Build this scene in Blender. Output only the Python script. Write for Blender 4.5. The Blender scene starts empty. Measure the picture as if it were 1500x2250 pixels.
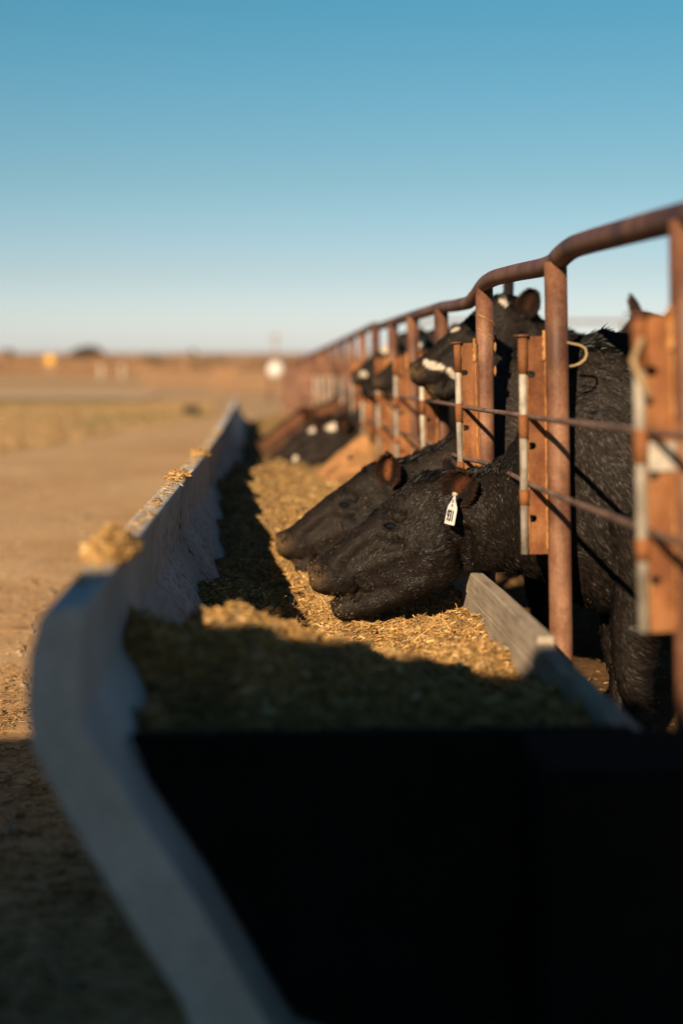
import bpy, bmesh, math, random
import numpy as np
from mathutils import Vector, Matrix
from mathutils.bvhtree import BVHTree

random.seed(7)
rng = np.random.default_rng(11)
R = math.radians
scn = bpy.context.scene
col = scn.collection

# ------------------------------------------------------------------ camera
S = 0.00154          # metres per photo pixel at the depth of the third near post
Z1 = 4.8125          # that depth in metres
CAMH = 1.07
cam = bpy.data.cameras.new('camera')
cam.sensor_fit = 'VERTICAL'
cam.sensor_height = 36.0
cam.sensor_width = 24.0
cam.lens = 50.0
cam.shift_y = -350.0 / 2250.0
cam.clip_start = 0.05
cam.clip_end = 6000
cam.dof.use_dof = True
cam.dof.focus_distance = 4.33
cam.dof.aperture_fstop = 1.1
camo = bpy.data.objects.new('camera', cam)
col.objects.link(camo)
camo.location = (0, 0, CAMH)
camo.rotation_euler = (R(90), 0, -R(3.02))
scn.camera = camo

# ------------------------------------------------------------------ world and sun
LDIR = Vector((0.335, 0.865, -0.372)).normalized()      # direction the sunlight travels
sun_el = math.asin(-LDIR.z)
sun_az = math.atan2(-LDIR.x, -LDIR.y)                  # from +Y towards +X
w = bpy.data.worlds.new('World')
scn.world = w
w.use_nodes = True
nt = w.node_tree
nt.nodes.clear()
sky = nt.nodes.new('ShaderNodeTexSky')
sky.sky_type = 'NISHITA'
sky.sun_disc = False
sky.sun_elevation = sun_el
sky.sun_rotation = sun_az
sky.altitude = 400
sky.air_density = 1.0
sky.dust_density = 0.6
sky.ozone_density = 2.5
tint = nt.nodes.new('ShaderNodeMixRGB')
tint.blend_type = 'MULTIPLY'
tint.inputs['Fac'].default_value = 1.0
# the colour cast of the sky changes with height above the horizon only
tg_ = nt.nodes.new('ShaderNodeTexCoord')
sp_ = nt.nodes.new('ShaderNodeSeparateXYZ')
mr_ = nt.nodes.new('ShaderNodeMapRange'); mr_.inputs['From Min'].default_value = 0.0; mr_.inputs['From Max'].default_value = 1.0
rp_ = nt.nodes.new('ShaderNodeValToRGB')
SKYTINT = [(0.0, (1.20, 1.22, 1.56)), (0.055, (0.93, 0.93, 1.02)), (0.12, (0.73, 0.90, 0.85)), (0.24, (0.46, 0.97, 0.90)), (0.5, (0.26, 0.50, 0.60)), (1.0, (0.15, 0.30, 0.44))]
while len(rp_.color_ramp.elements) < len(SKYTINT): rp_.color_ramp.elements.new(0.5)
for e_, (p_, c_) in zip(rp_.color_ramp.elements, SKYTINT):
    e_.position = p_; e_.color = tuple(v * 0.592 for v in c_) + (1,)
nt.links.new(tg_.outputs['Generated'], sp_.inputs[0])
nt.links.new(sp_.outputs['Z'], mr_.inputs['Value'])
nt.links.new(mr_.outputs[0], rp_.inputs[0])
nt.links.new(rp_.outputs[0], tint.inputs['Color2'])
bg = nt.nodes.new('ShaderNodeBackground')
bg.inputs['Strength'].default_value = 0.0765
wo = nt.nodes.new('ShaderNodeOutputWorld')
nt.links.new(sky.outputs[0], tint.inputs['Color1'])
nt.links.new(tint.outputs[0], bg.inputs['Color'])
nt.links.new(bg.outputs[0], wo.inputs['Surface'])

sl = bpy.data.lights.new('sun', 'SUN')
sl.energy = 5.0
sl.angle = R(0.53)
sl.color = (1.0, 0.77, 0.51)
so = bpy.data.objects.new('sun', sl)
col.objects.link(so)
so.rotation_euler = LDIR.to_track_quat('-Z', 'Y').to_euler()
so.location = (-3, -8, 6)

scn.view_settings.view_transform = 'Standard'
scn.view_settings.look = 'None'
scn.view_settings.exposure = 1.0
scn.view_settings.gamma = 1.0
scn.view_settings.use_curve_mapping = False
scn.cycles.max_bounces = 6
scn.cycles.diffuse_bounces = 3
scn.cycles.glossy_bounces = 3
scn.cycles.transparent_max_bounces = 8

# ------------------------------------------------------------------ helpers
def g(y):
    """height of the ground profile: a gentle fall along the bunk, then level"""
    y = np.asarray(y, dtype=float)
    a = -0.0176 * np.minimum(y, 70.0)
    t = np.clip((y - 70.0) / 60.0, 0, 1)
    a = a - 0.0176 * 60 * (t - t * t / 2) * 0.35
    far = np.clip((y - 260) / 1500, 0, 1)
    return a + 2.0 * far * far * (3 - 2 * far)

def cx(y):
    """the bunk and the fence bend slightly to the left far away"""
    y = np.asarray(y, dtype=float)
    return np.where(y > 12, -0.0396 - 0.0132 * (y - 12), -0.0011 * np.maximum(0, np.minimum(y, 12) - 6.0) ** 2)

def fx(y):
    """the nearest posts stand a little further from the bunk"""
    t = np.clip((4.75 - np.asarray(y, dtype=float)) / 1.0, 0, 1)
    return float(0.020 * t * t * (3 - 2 * t))

def hz(H, y):
    return float(H + CAMH + g(y))

def noise2(x, y, seed=0):
    xi = np.floor(x).astype(np.int64); yi = np.floor(y).astype(np.int64)
    xf = x - xi; yf = y - yi
    def h(a, b):
        n = (a * 374761393 + b * 668265263 + seed * 144269) & 0xFFFFFFFF
        n = ((n ^ (n >> 13)) * 1274126177) & 0xFFFFFFFF
        return ((n ^ (n >> 16)) & 0xFFFF) / 65535.0
    u = xf * xf * (3 - 2 * xf); v = yf * yf * (3 - 2 * yf)
    return (h(xi, yi) * (1 - u) + h(xi + 1, yi) * u) * (1 - v) + (h(xi, yi + 1) * (1 - u) + h(xi + 1, yi + 1) * u) * v - 0.5

def fbm(x, y, seed=0, oct=4):
    s = 0; a = 1.0
    for o in range(oct):
        s = s + a * noise2(x * 2 ** o + o * 17.3, y * 2 ** o - o * 9.1, seed + o)
        a *= 0.5
    return s

def link(name, me, mats=None, parent=None):
    o = bpy.data.objects.new(name, me)
    col.objects.link(o)
    if mats is not None:
        if not isinstance(mats, (list, tuple)):
            mats = [mats]
        if len(me.materials) == 0:
            for m in mats:
                me.materials.append(m)
    if parent is not None:
        o.parent = parent
    return o

def tag(o, label, cat, group=None, kind=None):
    o['label'] = label
    o['category'] = cat
    if group: o['group'] = group
    if kind: o['kind'] = kind
    return o

def struct(o):
    o['kind'] = 'structure'
    return o

def empty(name, loc, rz=0.0, scale=1.0):
    o = bpy.data.objects.new(name, None)
    col.objects.link(o)
    o.location = loc
    o.rotation_euler = (0, 0, rz)
    o.scale = (scale,) * 3
    o.empty_display_size = 0.1
    return o

def np_mesh(name, V, F, smooth=False, cols=None, matidx=None):
    """V (n,3); F list of arrays (m,k)"""
    me = bpy.data.meshes.new(name)
    V = np.ascontiguousarray(V, dtype=np.float32)
    if not isinstance(F, list): F = [F]
    loops = np.concatenate([f.reshape(-1) for f in F]).astype(np.int32)
    sizes = np.concatenate([np.full(len(f), f.shape[1]) for f in F]).astype(np.int32)
    starts = np.concatenate([[0], np.cumsum(sizes)[:-1]]).astype(np.int32)
    me.vertices.add(len(V)); me.vertices.foreach_set('co', V.reshape(-1))
    me.loops.add(len(loops)); me.loops.foreach_set('vertex_index', loops)
    me.polygons.add(len(sizes)); me.polygons.foreach_set('loop_start', starts)
    me.polygons.foreach_set('loop_total', sizes)
    if smooth: me.polygons.foreach_set('use_smooth', np.ones(len(sizes), dtype=bool))
    if matidx is not None: me.polygons.foreach_set('material_index', np.asarray(matidx, dtype=np.int32))
    me.update(calc_edges=True)
    if cols is not None:
        at = me.color_attributes.new('Col', 'FLOAT_COLOR', 'POINT')
        c4 = np.ones((len(V), 4), dtype=np.float32); c4[:, :3] = cols
        at.data.foreach_set('color', c4.reshape(-1))
    me.validate()
    return me

class MB:
    """collects shapes into one mesh"""
    def __init__(s): s.v = []; s.f = []; s.sm = []
    def add(s, v, f, smooth=False):
        b = len(s.v)
        s.v += [tuple(p) for p in v]
        s.f += [tuple(i + b for i in q) for q in f]
        s.sm += [smooth] * len(f)
        return s
    def box(s, x0, x1, y0, y1, z0, z1):
        v = [(x0,y0,z0),(x1,y0,z0),(x1,y1,z0),(x0,y1,z0),(x0,y0,z1),(x1,y0,z1),(x1,y1,z1),(x0,y1,z1)]
        return s.add(v, [(0,3,2,1),(4,5,6,7),(0,1,5,4),(1,2,6,5),(2,3,7,6),(3,0,4,7)])
    def tube(s, pts, rad, n=12, smooth=True, cap=True):
        pts = [Vector(p) for p in pts]
        if not isinstance(rad, (list, tuple)): rad = [rad] * len(pts)
        V = []; F = []
        t0 = (pts[1] - pts[0]).normalized()
        ref = Vector((0, 0, 1)) if abs(t0.z) < 0.9 else Vector((1, 0, 0))
        u = t0.cross(ref).normalized()
        for i, p in enumerate(pts):
            a = pts[max(0, i - 1)]; b = pts[min(len(pts) - 1, i + 1)]
            t = (b - a).normalized()
            u = (u - t * u.dot(t)).normalized(); vv = t.cross(u)
            for k in range(n):
                an = 2 * math.pi * k / n
                V.append(p + (u * math.cos(an) + vv * math.sin(an)) * rad[i])
        m = len(pts)
        for i in range(m - 1):
            for k in range(n):
                F.append((i*n+k, i*n+(k+1)%n, (i+1)*n+(k+1)%n, (i+1)*n+k))
        s.add(V, F, smooth)
        if cap:
            b = len(s.v) - len(V)
            s.f.append(tuple(b + k for k in range(n))[::-1]); s.sm.append(False)
            s.f.append(tuple(b + (m-1)*n + k for k in range(n))); s.sm.append(False)
        return s
    def prism_y(s, prof, ys, xoff=None, zoff=None):
        """closed profile [(x,z)] swept along y stations"""
        n = len(prof); V = []; F = []
        for j, y in enumerate(ys):
            for (x, z) in prof:
                V.append((x + (xoff[j] if xoff is not None else 0), y, z + (zoff[j] if zoff is not None else 0)))
        for j in range(len(ys) - 1):
            for k in range(n):
                F.append((j*n+k, (j+1)*n+k, (j+1)*n+(k+1)%n, j*n+(k+1)%n))
        s.add(V, F)
        b = len(s.v) - len(V)
        s.f.append(tuple(b + k for k in range(n))); s.sm.append(False)
        s.f.append(tuple(b + (len(ys)-1)*n + k for k in range(n))[::-1]); s.sm.append(False)
        return s
    def mesh(s, name):
        me = bpy.data.meshes.new(name)
        me.from_pydata(s.v, [], s.f)
        me.polygons.foreach_set('use_smooth', s.sm)
        me.update()
        bm = bmesh.new(); bm.from_mesh(me)
        bmesh.ops.recalc_face_normals(bm, faces=bm.faces)
        bm.to_mesh(me); bm.free()
        return me
    def build(s, name, mat, parent=None, bevel=0):
        me = s.mesh(name)
        if bevel:
            bm = bmesh.new(); bm.from_mesh(me)
            es = [e for e in bm.edges if len(e.link_faces) == 2 and e.calc_face_angle(0) > R(35)]
            bmesh.ops.bevel(bm, geom=es, offset=bevel, segments=2, affect='EDGES', profile=0.5)
            bm.to_mesh(me); bm.free()
        return link(name, me, mat, parent)

# ------------------------------------------------------------------ materials
def node_mat(name):
    m = bpy.data.materials.new(name)
    m.use_nodes = True
    t = m.node_tree
    return m, t, t.nodes['Principled BSDF']

def N(t, typ, **kw):
    n = t.nodes.new(typ)
    for k, v in kw.items():
        if k in n.inputs.keys(): n.inputs[k].default_value = v
        else: setattr(n, k, v)
    return n

def ramp(t, fac, stops):
    r = t.nodes.new('ShaderNodeValToRGB')
    e = r.color_ramp.elements
    while len(e) < len(stops): e.new(0.5)
    for i, (p, c) in enumerate(stops):
        e[i].position = p
        e[i].color = (c[0], c[1], c[2], 1) if isinstance(c, (tuple, list)) else (c, c, c, 1)
    t.links.new(fac, r.inputs[0])
    return r.outputs[0]

def mixc(t, fac, a, b, mode='MIX'):
    m = t.nodes.new('ShaderNodeMixRGB'); m.blend_type = mode
    for i, v in ((0, fac), (1, a), (2, b)):
        if hasattr(v, 'is_linked'): t.links.new(v, m.inputs[i])
        elif isinstance(v, (tuple, list)): m.inputs[i].default_value = (v[0], v[1], v[2], 1)
        else: m.inputs[i].default_value = v
    return m.outputs[0]

def coords(t, world=False, scale=(1, 1, 1)):
    mp = t.nodes.new('ShaderNodeMapping'); mp.inputs['Scale'].default_value = scale
    if world:
        c = t.nodes.new('ShaderNodeNewGeometry'); t.links.new(c.outputs['Position'], mp.inputs[0])
    else:
        c = t.nodes.new('ShaderNodeTexCoord'); t.links.new(c.outputs['Object'], mp.inputs[0])
    return mp.outputs[0]

def noise(t, vec, scale, detail=6, rough=0.6):
    n = N(t, 'ShaderNodeTexNoise', Scale=scale, Detail=detail, Roughness=rough)
    t.links.new(vec, n.inputs['Vector'])
    return n.outputs['Fac']

def bump(t, bsdf, h, strength=0.4, dist=0.005):
    b = N(t, 'ShaderNodeBump', Strength=strength, Distance=dist)
    t.links.new(h, b.inputs['Height']); t.links.new(b.outputs[0], bsdf.inputs['Normal'])

def rust(name, dark, mid, light, scale=14.0, rough=0.78, world=True):
    m, t, p = node_mat(name)
    v = coords(t, world); vs = coords(t, world, (1, 1, 0.16))
    n1 = noise(t, v, scale); n2 = noise(t, vs, scale * 2.6, 4); n3 = noise(t, v, scale * 16, 6, 0.7)
    c = ramp(t, n1, [(0.34, dark), (0.5, mid), (0.66, light)])
    c2 = ramp(t, n2, [(0.3, (0.55, 0.50, 0.48)), (0.62, (1.1, 1.08, 1.05))])
    c = mixc(t, 0.8, c, c2, 'MULTIPLY')
    c = mixc(t, 0.75, c, ramp(t, noise(t, vs, scale * 0.55, 5), [(0.36, (0.55, 0.50, 0.50)), (0.56, (1.12, 1.10, 1.06))]), 'MULTIPLY')
    c3 = ramp(t, n3, [(0.30, (0.62, 0.58, 0.55)), (0.62, (1.12, 1.1, 1.08))])
    c = mixc(t, 0.6, c, c3, 'MULTIPLY')
    t.links.new(c, p.inputs['Base Color'])
    p.inputs['Roughness'].default_value = rough
    p.inputs['Specular IOR Level'].default_value = 0.35
    bump(t, p, n3, 0.35, 0.002)
    return m

M = {}
M['plate'] = rust('rusty_plate', (0.15, 0.050, 0.018), (0.275, 0.108, 0.038), (0.36, 0.165, 0.066), 9)
M['post'] = rust('rusty_post', (0.125, 0.056, 0.035), (0.225, 0.108, 0.064), (0.33, 0.18, 0.11), 7, 0.55)
M['rail'] = rust('rusty_rail', (0.105, 0.045, 0.030), (0.175, 0.076, 0.049), (0.25, 0.12, 0.072), 6, 0.55)
M['rod'] = rust('weathered_rod', (0.17, 0.10, 0.075), (0.26, 0.165, 0.125), (0.33, 0.22, 0.16), 16, 0.6)
M['weld'] = rust('weld_rust', (0.30, 0.12, 0.03), (0.50, 0.24, 0.07), (0.58, 0.32, 0.12), 30)
M['galv'] = rust('galvanised', (0.34, 0.31, 0.26), (0.50, 0.47, 0.41), (0.58, 0.55, 0.48), 24, 0.55)

def concrete():
    m, t, p = node_mat('painted_concrete')
    v = coords(t, True); vs = coords(t, True, (1, 1.2, 0.42))
    n1 = noise(t, v, 5.0); n2 = noise(t, v, 60, 4); n3 = noise(t, v, 1.4, 3)
    c = ramp(t, n1, [(0.3, (0.56, 0.53, 0.50)), (0.7, (0.80, 0.77, 0.73))])
    c = mixc(t, 0.6, c, ramp(t, n2, [(0.35, (0.7, 0.7, 0.7)), (0.6, (1.05, 1.05, 1.05))]), 'MULTIPLY')
    c = mixc(t, ramp(t, n3, [(0.45, 0.0), (0.68, 0.55)]), c, (0.40, 0.31, 0.22))
    # dark manure and molasses specks on the wall
    sp = t.nodes.new('ShaderNodeTexVoronoi'); sp.inputs['Scale'].default_value = 52
    t.links.new(vs, sp.inputs['Vector'])
    spk = ramp(t, sp.outputs['Distance'], [(0.27, 1.0), (0.37, 0.0)])
    msk = ramp(t, noise(t, v, 4.2, 4), [(0.41, 0.0), (0.50, 1.0)])
    f = mixc(t, 1.0, spk, msk, 'MULTIPLY')
    # animals splash the wall only where they feed, not at the bare end
    ge = t.nodes.new('ShaderNodeNewGeometry'); sx = t.nodes.new('ShaderNodeSeparateXYZ'); t.links.new(ge.outputs['Position'], sx.inputs[0])
    mr = t.nodes.new('ShaderNodeMapRange'); mr.inputs['From Min'].default_value = 3.0; mr.inputs['From Max'].default_value = 3.9
    t.links.new(sx.outputs['Y'], mr.inputs['Value'])
    f = mixc(t, 1.0, f, mr.outputs[0], 'MULTIPLY')
    c = mixc(t, f, c, (0.035, 0.03, 0.026))
    t.links.new(c, p.inputs['Base Color'])
    p.inputs['Roughness'].default_value = 0.85
    bump(t, p, mixc(t, 0.5, n2, f, 'ADD'), 0.4, 0.003)
    return m
M['concrete'] = concrete()

def wood(name, a, b, c3):
    m, t, p = node_mat(name)
    v = coords(t, True, (22, 1.6, 22)); v2 = coords(t, True)
    n1 = noise(t, v, 3.0, 8, 0.65); n2 = noise(t, v2, 6, 4)
    c = ramp(t, n1, [(0.3, a), (0.5, b), (0.7, c3)])
    c = mixc(t, 0.6, c, ramp(t, n2, [(0.3, (0.6, 0.58, 0.55)), (0.6, (1, 1, 1))]), 'MULTIPLY')
    t.links.new(c, p.inputs['Base Color'])
    p.inputs['Roughness'].default_value = 0.85
    bump(t, p, n1, 0.6, 0.004)
    return m
M['wood'] = wood('weathered_board', (0.27, 0.215, 0.16), (0.50, 0.41, 0.31), (0.60, 0.50, 0.39))
M['farwood'] = wood('far_board', (0.20, 0.10, 0.05), (0.33, 0.18, 0.09), (0.40, 0.24, 0.13))

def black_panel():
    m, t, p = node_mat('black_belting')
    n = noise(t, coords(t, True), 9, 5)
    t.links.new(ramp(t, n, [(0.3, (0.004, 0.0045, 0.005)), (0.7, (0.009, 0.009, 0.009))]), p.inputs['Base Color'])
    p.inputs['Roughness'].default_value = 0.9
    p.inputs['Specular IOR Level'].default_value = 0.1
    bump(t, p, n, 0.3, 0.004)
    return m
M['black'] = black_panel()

def ground_mat(name, stops, scale=0.35, fine=30.0, bstr=0.6, bd=0.02):
    m, t, p = node_mat(name)
    v = coords(t, True)
    n1 = noise(t, v, scale, 6); n2 = noise(t, v, fine, 6, 0.7); n3 = noise(t, v, 3.0, 5)
    c = ramp(t, n1, stops)
    c = mixc(t, 0.75, c, ramp(t, n2, [(0.32, (0.55, 0.52, 0.50)), (0.62, (1.12, 1.1, 1.06))]), 'MULTIPLY')
    c = mixc(t, 0.6, c, ramp(t, n3, [(0.3, (0.75, 0.74, 0.72)), (0.65, (1.05, 1.05, 1.05))]), 'MULTIPLY')
    t.links.new(c, p.inputs['Base Color'])
    p.inputs['Roughness'].default_value = 0.95
    p.inputs['Specular IOR Level'].default_value = 0.15
    bump(t, p, mixc(t, 0.5, n2, n3), bstr, bd)
    return m
M['ground'] = ground_mat('dry_field', [(0.3, (0.52, 0.34, 0.18)), (0.5, (0.64, 0.43, 0.24)), (0.7, (0.68, 0.48, 0.29))], 0.02, 3.0, 0.08)
M['road'] = ground_mat('dirt_alley', [(0.3, (0.60, 0.37, 0.19)), (0.5, (0.72, 0.47, 0.255)), (0.7, (0.78, 0.54, 0.32))], 0.5, 26.0, 0.4, 0.01)
M['paleroad'] = ground_mat('pale_track', [(0.3, (0.74, 0.53, 0.36)), (0.7, (0.82, 0.61, 0.44))], 0.1, 4.0, 0.05)
M['pen'] = ground_mat('pen_dirt', [(0.3, (0.10, 0.055, 0.025)), (0.5, (0.17, 0.095, 0.04)), (0.7, (0.24, 0.14, 0.06))], 2.5, 40.0, 0.9, 0.02)

def attr_mat(name, rough=0.8, spec=0.25, sheen=0.0, translucent=0.0):
    m, t, p = node_mat(name)
    a = t.nodes.new('ShaderNodeVertexColor'); a.layer_name = 'Col'
    t.links.new(a.outputs[0], p.inputs['Base Color'])
    p.inputs['Roughness'].default_value = rough
    p.inputs['Specular IOR Level'].default_value = spec
    if sheen:
        p.inputs['Sheen Weight'].default_value = sheen
    return m, t, p
M['chip'] = attr_mat('chopped_feed', 0.75, 0.3)[0]
M['blade'] = attr_mat('grass_blade', 0.8, 0.2)[0]

def feed_base():
    m, t, p = node_mat('feed_bed')
    v = coords(t, True)
    n1 = noise(t, v, 90, 5, 0.75); n2 = noise(t, v, 12, 4)
    c = ramp(t, n1, [(0.33, (0.12, 0.07, 0.025)), (0.5, (0.32, 0.20, 0.075)), (0.66, (0.50, 0.33, 0.13))])
    c = mixc(t, 0.5, c, ramp(t, n2, [(0.3, (0.7, 0.72, 0.6)), (0.65, (1.1, 1.05, 1.0))]), 'MULTIPLY')
    t.links.new(c, p.inputs['Base Color'])
    p.inputs['Roughness'].default_value = 0.9
    bump(t, p, n1, 1.0, 0.012)
    return m
M['feed'] = feed_base()

def plain(name, c, rough=0.6, spec=0.4, var=0.25, scale=20):
    m, t, p = node_mat(name)
    n = noise(t, coords(t), scale, 4)
    lo = tuple(x * (1 - var) for x in c); hi = tuple(min(1, x * (1 + var)) for x in c)
    t.links.new(ramp(t, n, [(0.3, lo), (0.7, hi)]), p.inputs['Base Color'])
    p.inputs['Roughness'].default_value = rough
    p.inputs['Specular IOR Level'].default_value = spec
    return m
M['white'] = plain('white_plastic', (0.80, 0.78, 0.74), 0.5, 0.4, 0.06)
M['ink'] = plain('black_ink', (0.012, 0.012, 0.012), 0.7)
M['green'] = plain('green_plastic', (0.25, 0.55, 0.42), 0.5)
M['bluetag'] = plain('blue_plastic', (0.22, 0.50, 0.60), 0.5)
M['yellow'] = plain('yellow_sign', (0.80, 0.42, 0.03), 0.5)
M['twine'] = plain('twine', (0.42, 0.29, 0.16), 0.9)
M['bark'] = plain('bark', (0.10, 0.075, 0.055), 0.9)
M['tub'] = plain('dark_tub', (0.025, 0.02, 0.018), 0.7)
M['bale'] = ground_mat('shade_bale_straw', [(0.3, (0.30, 0.21, 0.09)), (0.7, (0.42, 0.31, 0.15))], 3.0, 60.0, 1.0, 0.02)  # straw for the added shade-casting bales out of view

# ------------------------------------------------------------------ ground
def sheet(name, xs, ys, mat, dz, hfun=None, xf=None):
    xs = np.array(xs); ys = np.array(ys)
    X, Y = np.meshgrid(xs, ys)
    if xf is not None: X = xf(X, Y)
    Z = g(Y) + dz
    if hfun is not None: Z = Z + hfun(X, Y)
    V = np.stack([X, Y, Z], -1).reshape(-1, 3)
    nx = len(xs); i = np.arange(len(ys) - 1)[:, None] * nx + np.arange(nx - 1)[None, :]
    i = i.reshape(-1)
    F = np.stack([i, i + 1, i + nx + 1, i + nx], -1)
    return struct(link(name, np_mesh(name, V, F, True), mat))

def lin(a, b, n): return list(np.linspace(a, b, n))
xs = [-2500, -1200, -500, -200, -80] + lin(-40, 40, 41) + [80, 200, 500, 1200, 2500]
ys = [-60, -30] + lin(-12, 30, 43) + lin(34, 130, 40) + [160, 200, 260, 350, 500, 700, 1000, 1500, 2200, 3500, 5000]
sheet('ground', xs, ys, M['ground'], -0.012)

def road_h(X, Y):
    return 0.02 * fbm(X * 0.8, Y * 0.8, 3, 4) + 0.012 * fbm(X * 7, Y * 7, 5, 3) - 0.0
def road_xf(X, Y):
    # column index runs 0..1 from the outer edge to the bunk foot
    edge = -3.9 + 0.11 * np.maximum(0, Y - 17) + 0.25 * noise2(Y * 0.3, Y * 0 + 2, 4)
    edge = np.where(Y < 17, -3.9 - 0.05 * (17 - Y), edge)
    edge = np.minimum(edge, cx(Y) - 0.35)
    inner = cx(Y) + 0.15
    return edge * (1 - X) + inner * X
sheet('feed_alley', lin(0, 1, 60), lin(-6, 42, 330), M['road'], 0.012, road_h, road_xf)
def pale_h(X, Y): return 0.05 * fbm(X * 0.2, Y * 0.2, 8, 3)
sheet('cross_track', lin(-70, -6.0, 30), lin(70, 84, 10), M['paleroad'], 0.06, pale_h, lambda X, Y: X + 0 * Y)
def pen_h(X, Y):
    return 0.05 * fbm(X * 2.2, Y * 2.2, 13, 4) + 0.03 * fbm(X * 11, Y * 11, 15, 3)
sheet('pen_ground', lin(0.60, 9.0, 110), lin(-4, 30, 320), M['pen'], 0.035, pen_h, lambda X, Y: X + cx(Y))

# ------------------------------------------------------------------ feed bunk
PX = lambda a: a * S
inner = [(-172,-220),(-178,-262),(-177,-330),(-158,-354),(-120,-420),(-62,-508),(4,-626),(30,-670),(80,-688),(300,-688),(356,-670),(384,-580),(392,-478)]
outer = [(426,-478),(430,-600),(426,-698),(-40,-698),(-62,-660),(-79,-603),(-134,-515),(-185,-427),(-222,-355),(-229,-316),(-226,-264),(-216,-226),(-209,-219),(-178,-216)]
prof = [(PX(a), PX(b) + CAMH) for a, b in inner + outer]
SEC = 2.44
Y0 = 2.12
ordn = ['first', 'second', 'third', 'fourth', 'fifth', 'sixth', 'seventh', 'eighth', 'ninth']
bunks = []
for k in range(9):
    a = Y0 + SEC * k + (0.0 if k == 0 else 0.008); b = Y0 + SEC * (k + 1) - 0.008
    nst = 20
    yy = np.linspace(a, b, nst)
    jx = random.uniform(-0.006, 0.006); jz = random.uniform(-0.006, 0.004)
    mb = MB()
    xo = cx(yy) + jx; zo = g(yy) + jz
    mb.prism_y(prof, list(yy), list(xo), list(zo))
    o = mb.build('feed_bunk', M['concrete'], None, bevel=0.006)
    if k == 0:
        lab = 'grey concrete feed bunk section closest to the camera with its bare cut end showing'
    else:
        lab = 'grey concrete feed bunk section, %s one counting away from the camera' % ordn[k]
    tag(o, lab, 'feed bunk', 'feed bunk sections in a row')
    bunks.append(o)

# boards on the low side of the bunk
breaks = [2.32, 3.16, 5.55, 7.9, 10.3, 12.8, 15.2, 17.6, 20.0, 22.4, 24.0]
for k in range(len(breaks) - 1):
    a, b = breaks[k] + 0.006, breaks[k + 1] - 0.006
    par = bunks[min(8, max(0, int(((a + b) / 2 - Y0) / SEC)))]
    dx = -0.010 if k == 0 else (0.0 if k == 1 else random.uniform(-0.008, 0.008))
    dzb = -0.014 if k == 0 else (0 if k == 1 else random.uniform(-0.008, 0.004))
    for j in range(2):
        yy = np.linspace(a, b - 0.02 * j, 8)
        top = -0.582 - 0.078 * j + dzb; bot = top - 0.0755
        xi = 0.607 + dx + 0.004 * j; xe = 0.648 + dx + 0.002 * j
        pr = [(xi, bot + CAMH), (xe, bot + CAMH), (xe, top + CAMH), (xi, top + CAMH)]
        mb = MB().prism_y(pr, list(yy), list(cx(yy) + rng.normal(0, 0.0012, 8)), list(g(yy) + rng.normal(0, 0.0012, 8)))
        mb.build('curb_board', M['wood'], par, bevel=0.005)

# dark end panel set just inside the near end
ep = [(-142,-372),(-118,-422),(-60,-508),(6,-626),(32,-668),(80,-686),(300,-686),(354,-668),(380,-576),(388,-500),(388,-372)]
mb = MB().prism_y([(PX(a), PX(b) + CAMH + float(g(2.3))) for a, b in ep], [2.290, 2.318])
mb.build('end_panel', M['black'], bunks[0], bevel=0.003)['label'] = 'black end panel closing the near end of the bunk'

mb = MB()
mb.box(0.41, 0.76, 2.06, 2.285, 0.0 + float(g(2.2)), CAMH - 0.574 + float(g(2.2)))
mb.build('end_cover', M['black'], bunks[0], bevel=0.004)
# ------------------------------------------------------------------ feed
def feedH(X, y):
    """feed surface height relative to the camera line, in metres"""
    z = y / Z1
    left = np.interp(z, [0.48, 0.53, 0.57, 0.62, 0.68, 0.80, 0.95, 1.1, 1.26, 1.5, 1.9, 2.5, 5], [-430, -405, -318, -330, -405, -436, -440, -452, -396, -378, -392, -470, -490])
    mid = np.interp(z, [0.48, 0.55, 0.60, 0.66, 0.72, 0.80, 0.95, 1.05, 1.15, 1.3, 1.6, 2.0, 2.8, 5], [-430, -405, -388, -410, -462, -500, -508, -480, -440, -392, -372, -395, -450, -460])
    right = np.interp(z, [0.48, 0.55, 0.62, 0.70, 0.80, 0.92, 1.1, 1.4, 2.0, 5], [-440, -432, -430, -462, -468, -464, -455, -430, -415, -410])
    x = X / S
    tm = np.clip((x + 140) / 240, 0, 1); tm = tm * tm * (3 - 2 * tm)
    tr = np.clip((x - 100) / 290, 0, 1); tr = tr * tr * (3 - 2 * tr)
    h = left * (1 - tm) + mid * tm
    h = h * (1 - tr) + right * tr
    # a lit hump on the near heap beside the tall wall
    h = h + 30 * np.exp(-((x + 35) / 62) ** 2 - ((z - 0.605) / 0.05) ** 2)
    h = h + np.where(z > 0.68, 44, 10) * fbm(X * 3.1 + 2, y * 2.6, 29, 3) + 58 * fbm(X * 5.5, y * 4.5, 31, 4) + 28 * fbm(X * 20, y * 18, 37, 3)
    # ridges that the animals have pushed up
    h = h + np.where(z > 1.15, 26 * fbm(X * 2.5 + 4, y * 2.2, 41, 3), 0)
    return h * S

def inner_x(H):
    """inside of the tall wall at height H"""
    pts = sorted([(b * S, a * S) for a, b in inner[:8]])
    return np.interp(H, [p[0] for p in pts], [p[1] for p in pts])

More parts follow.
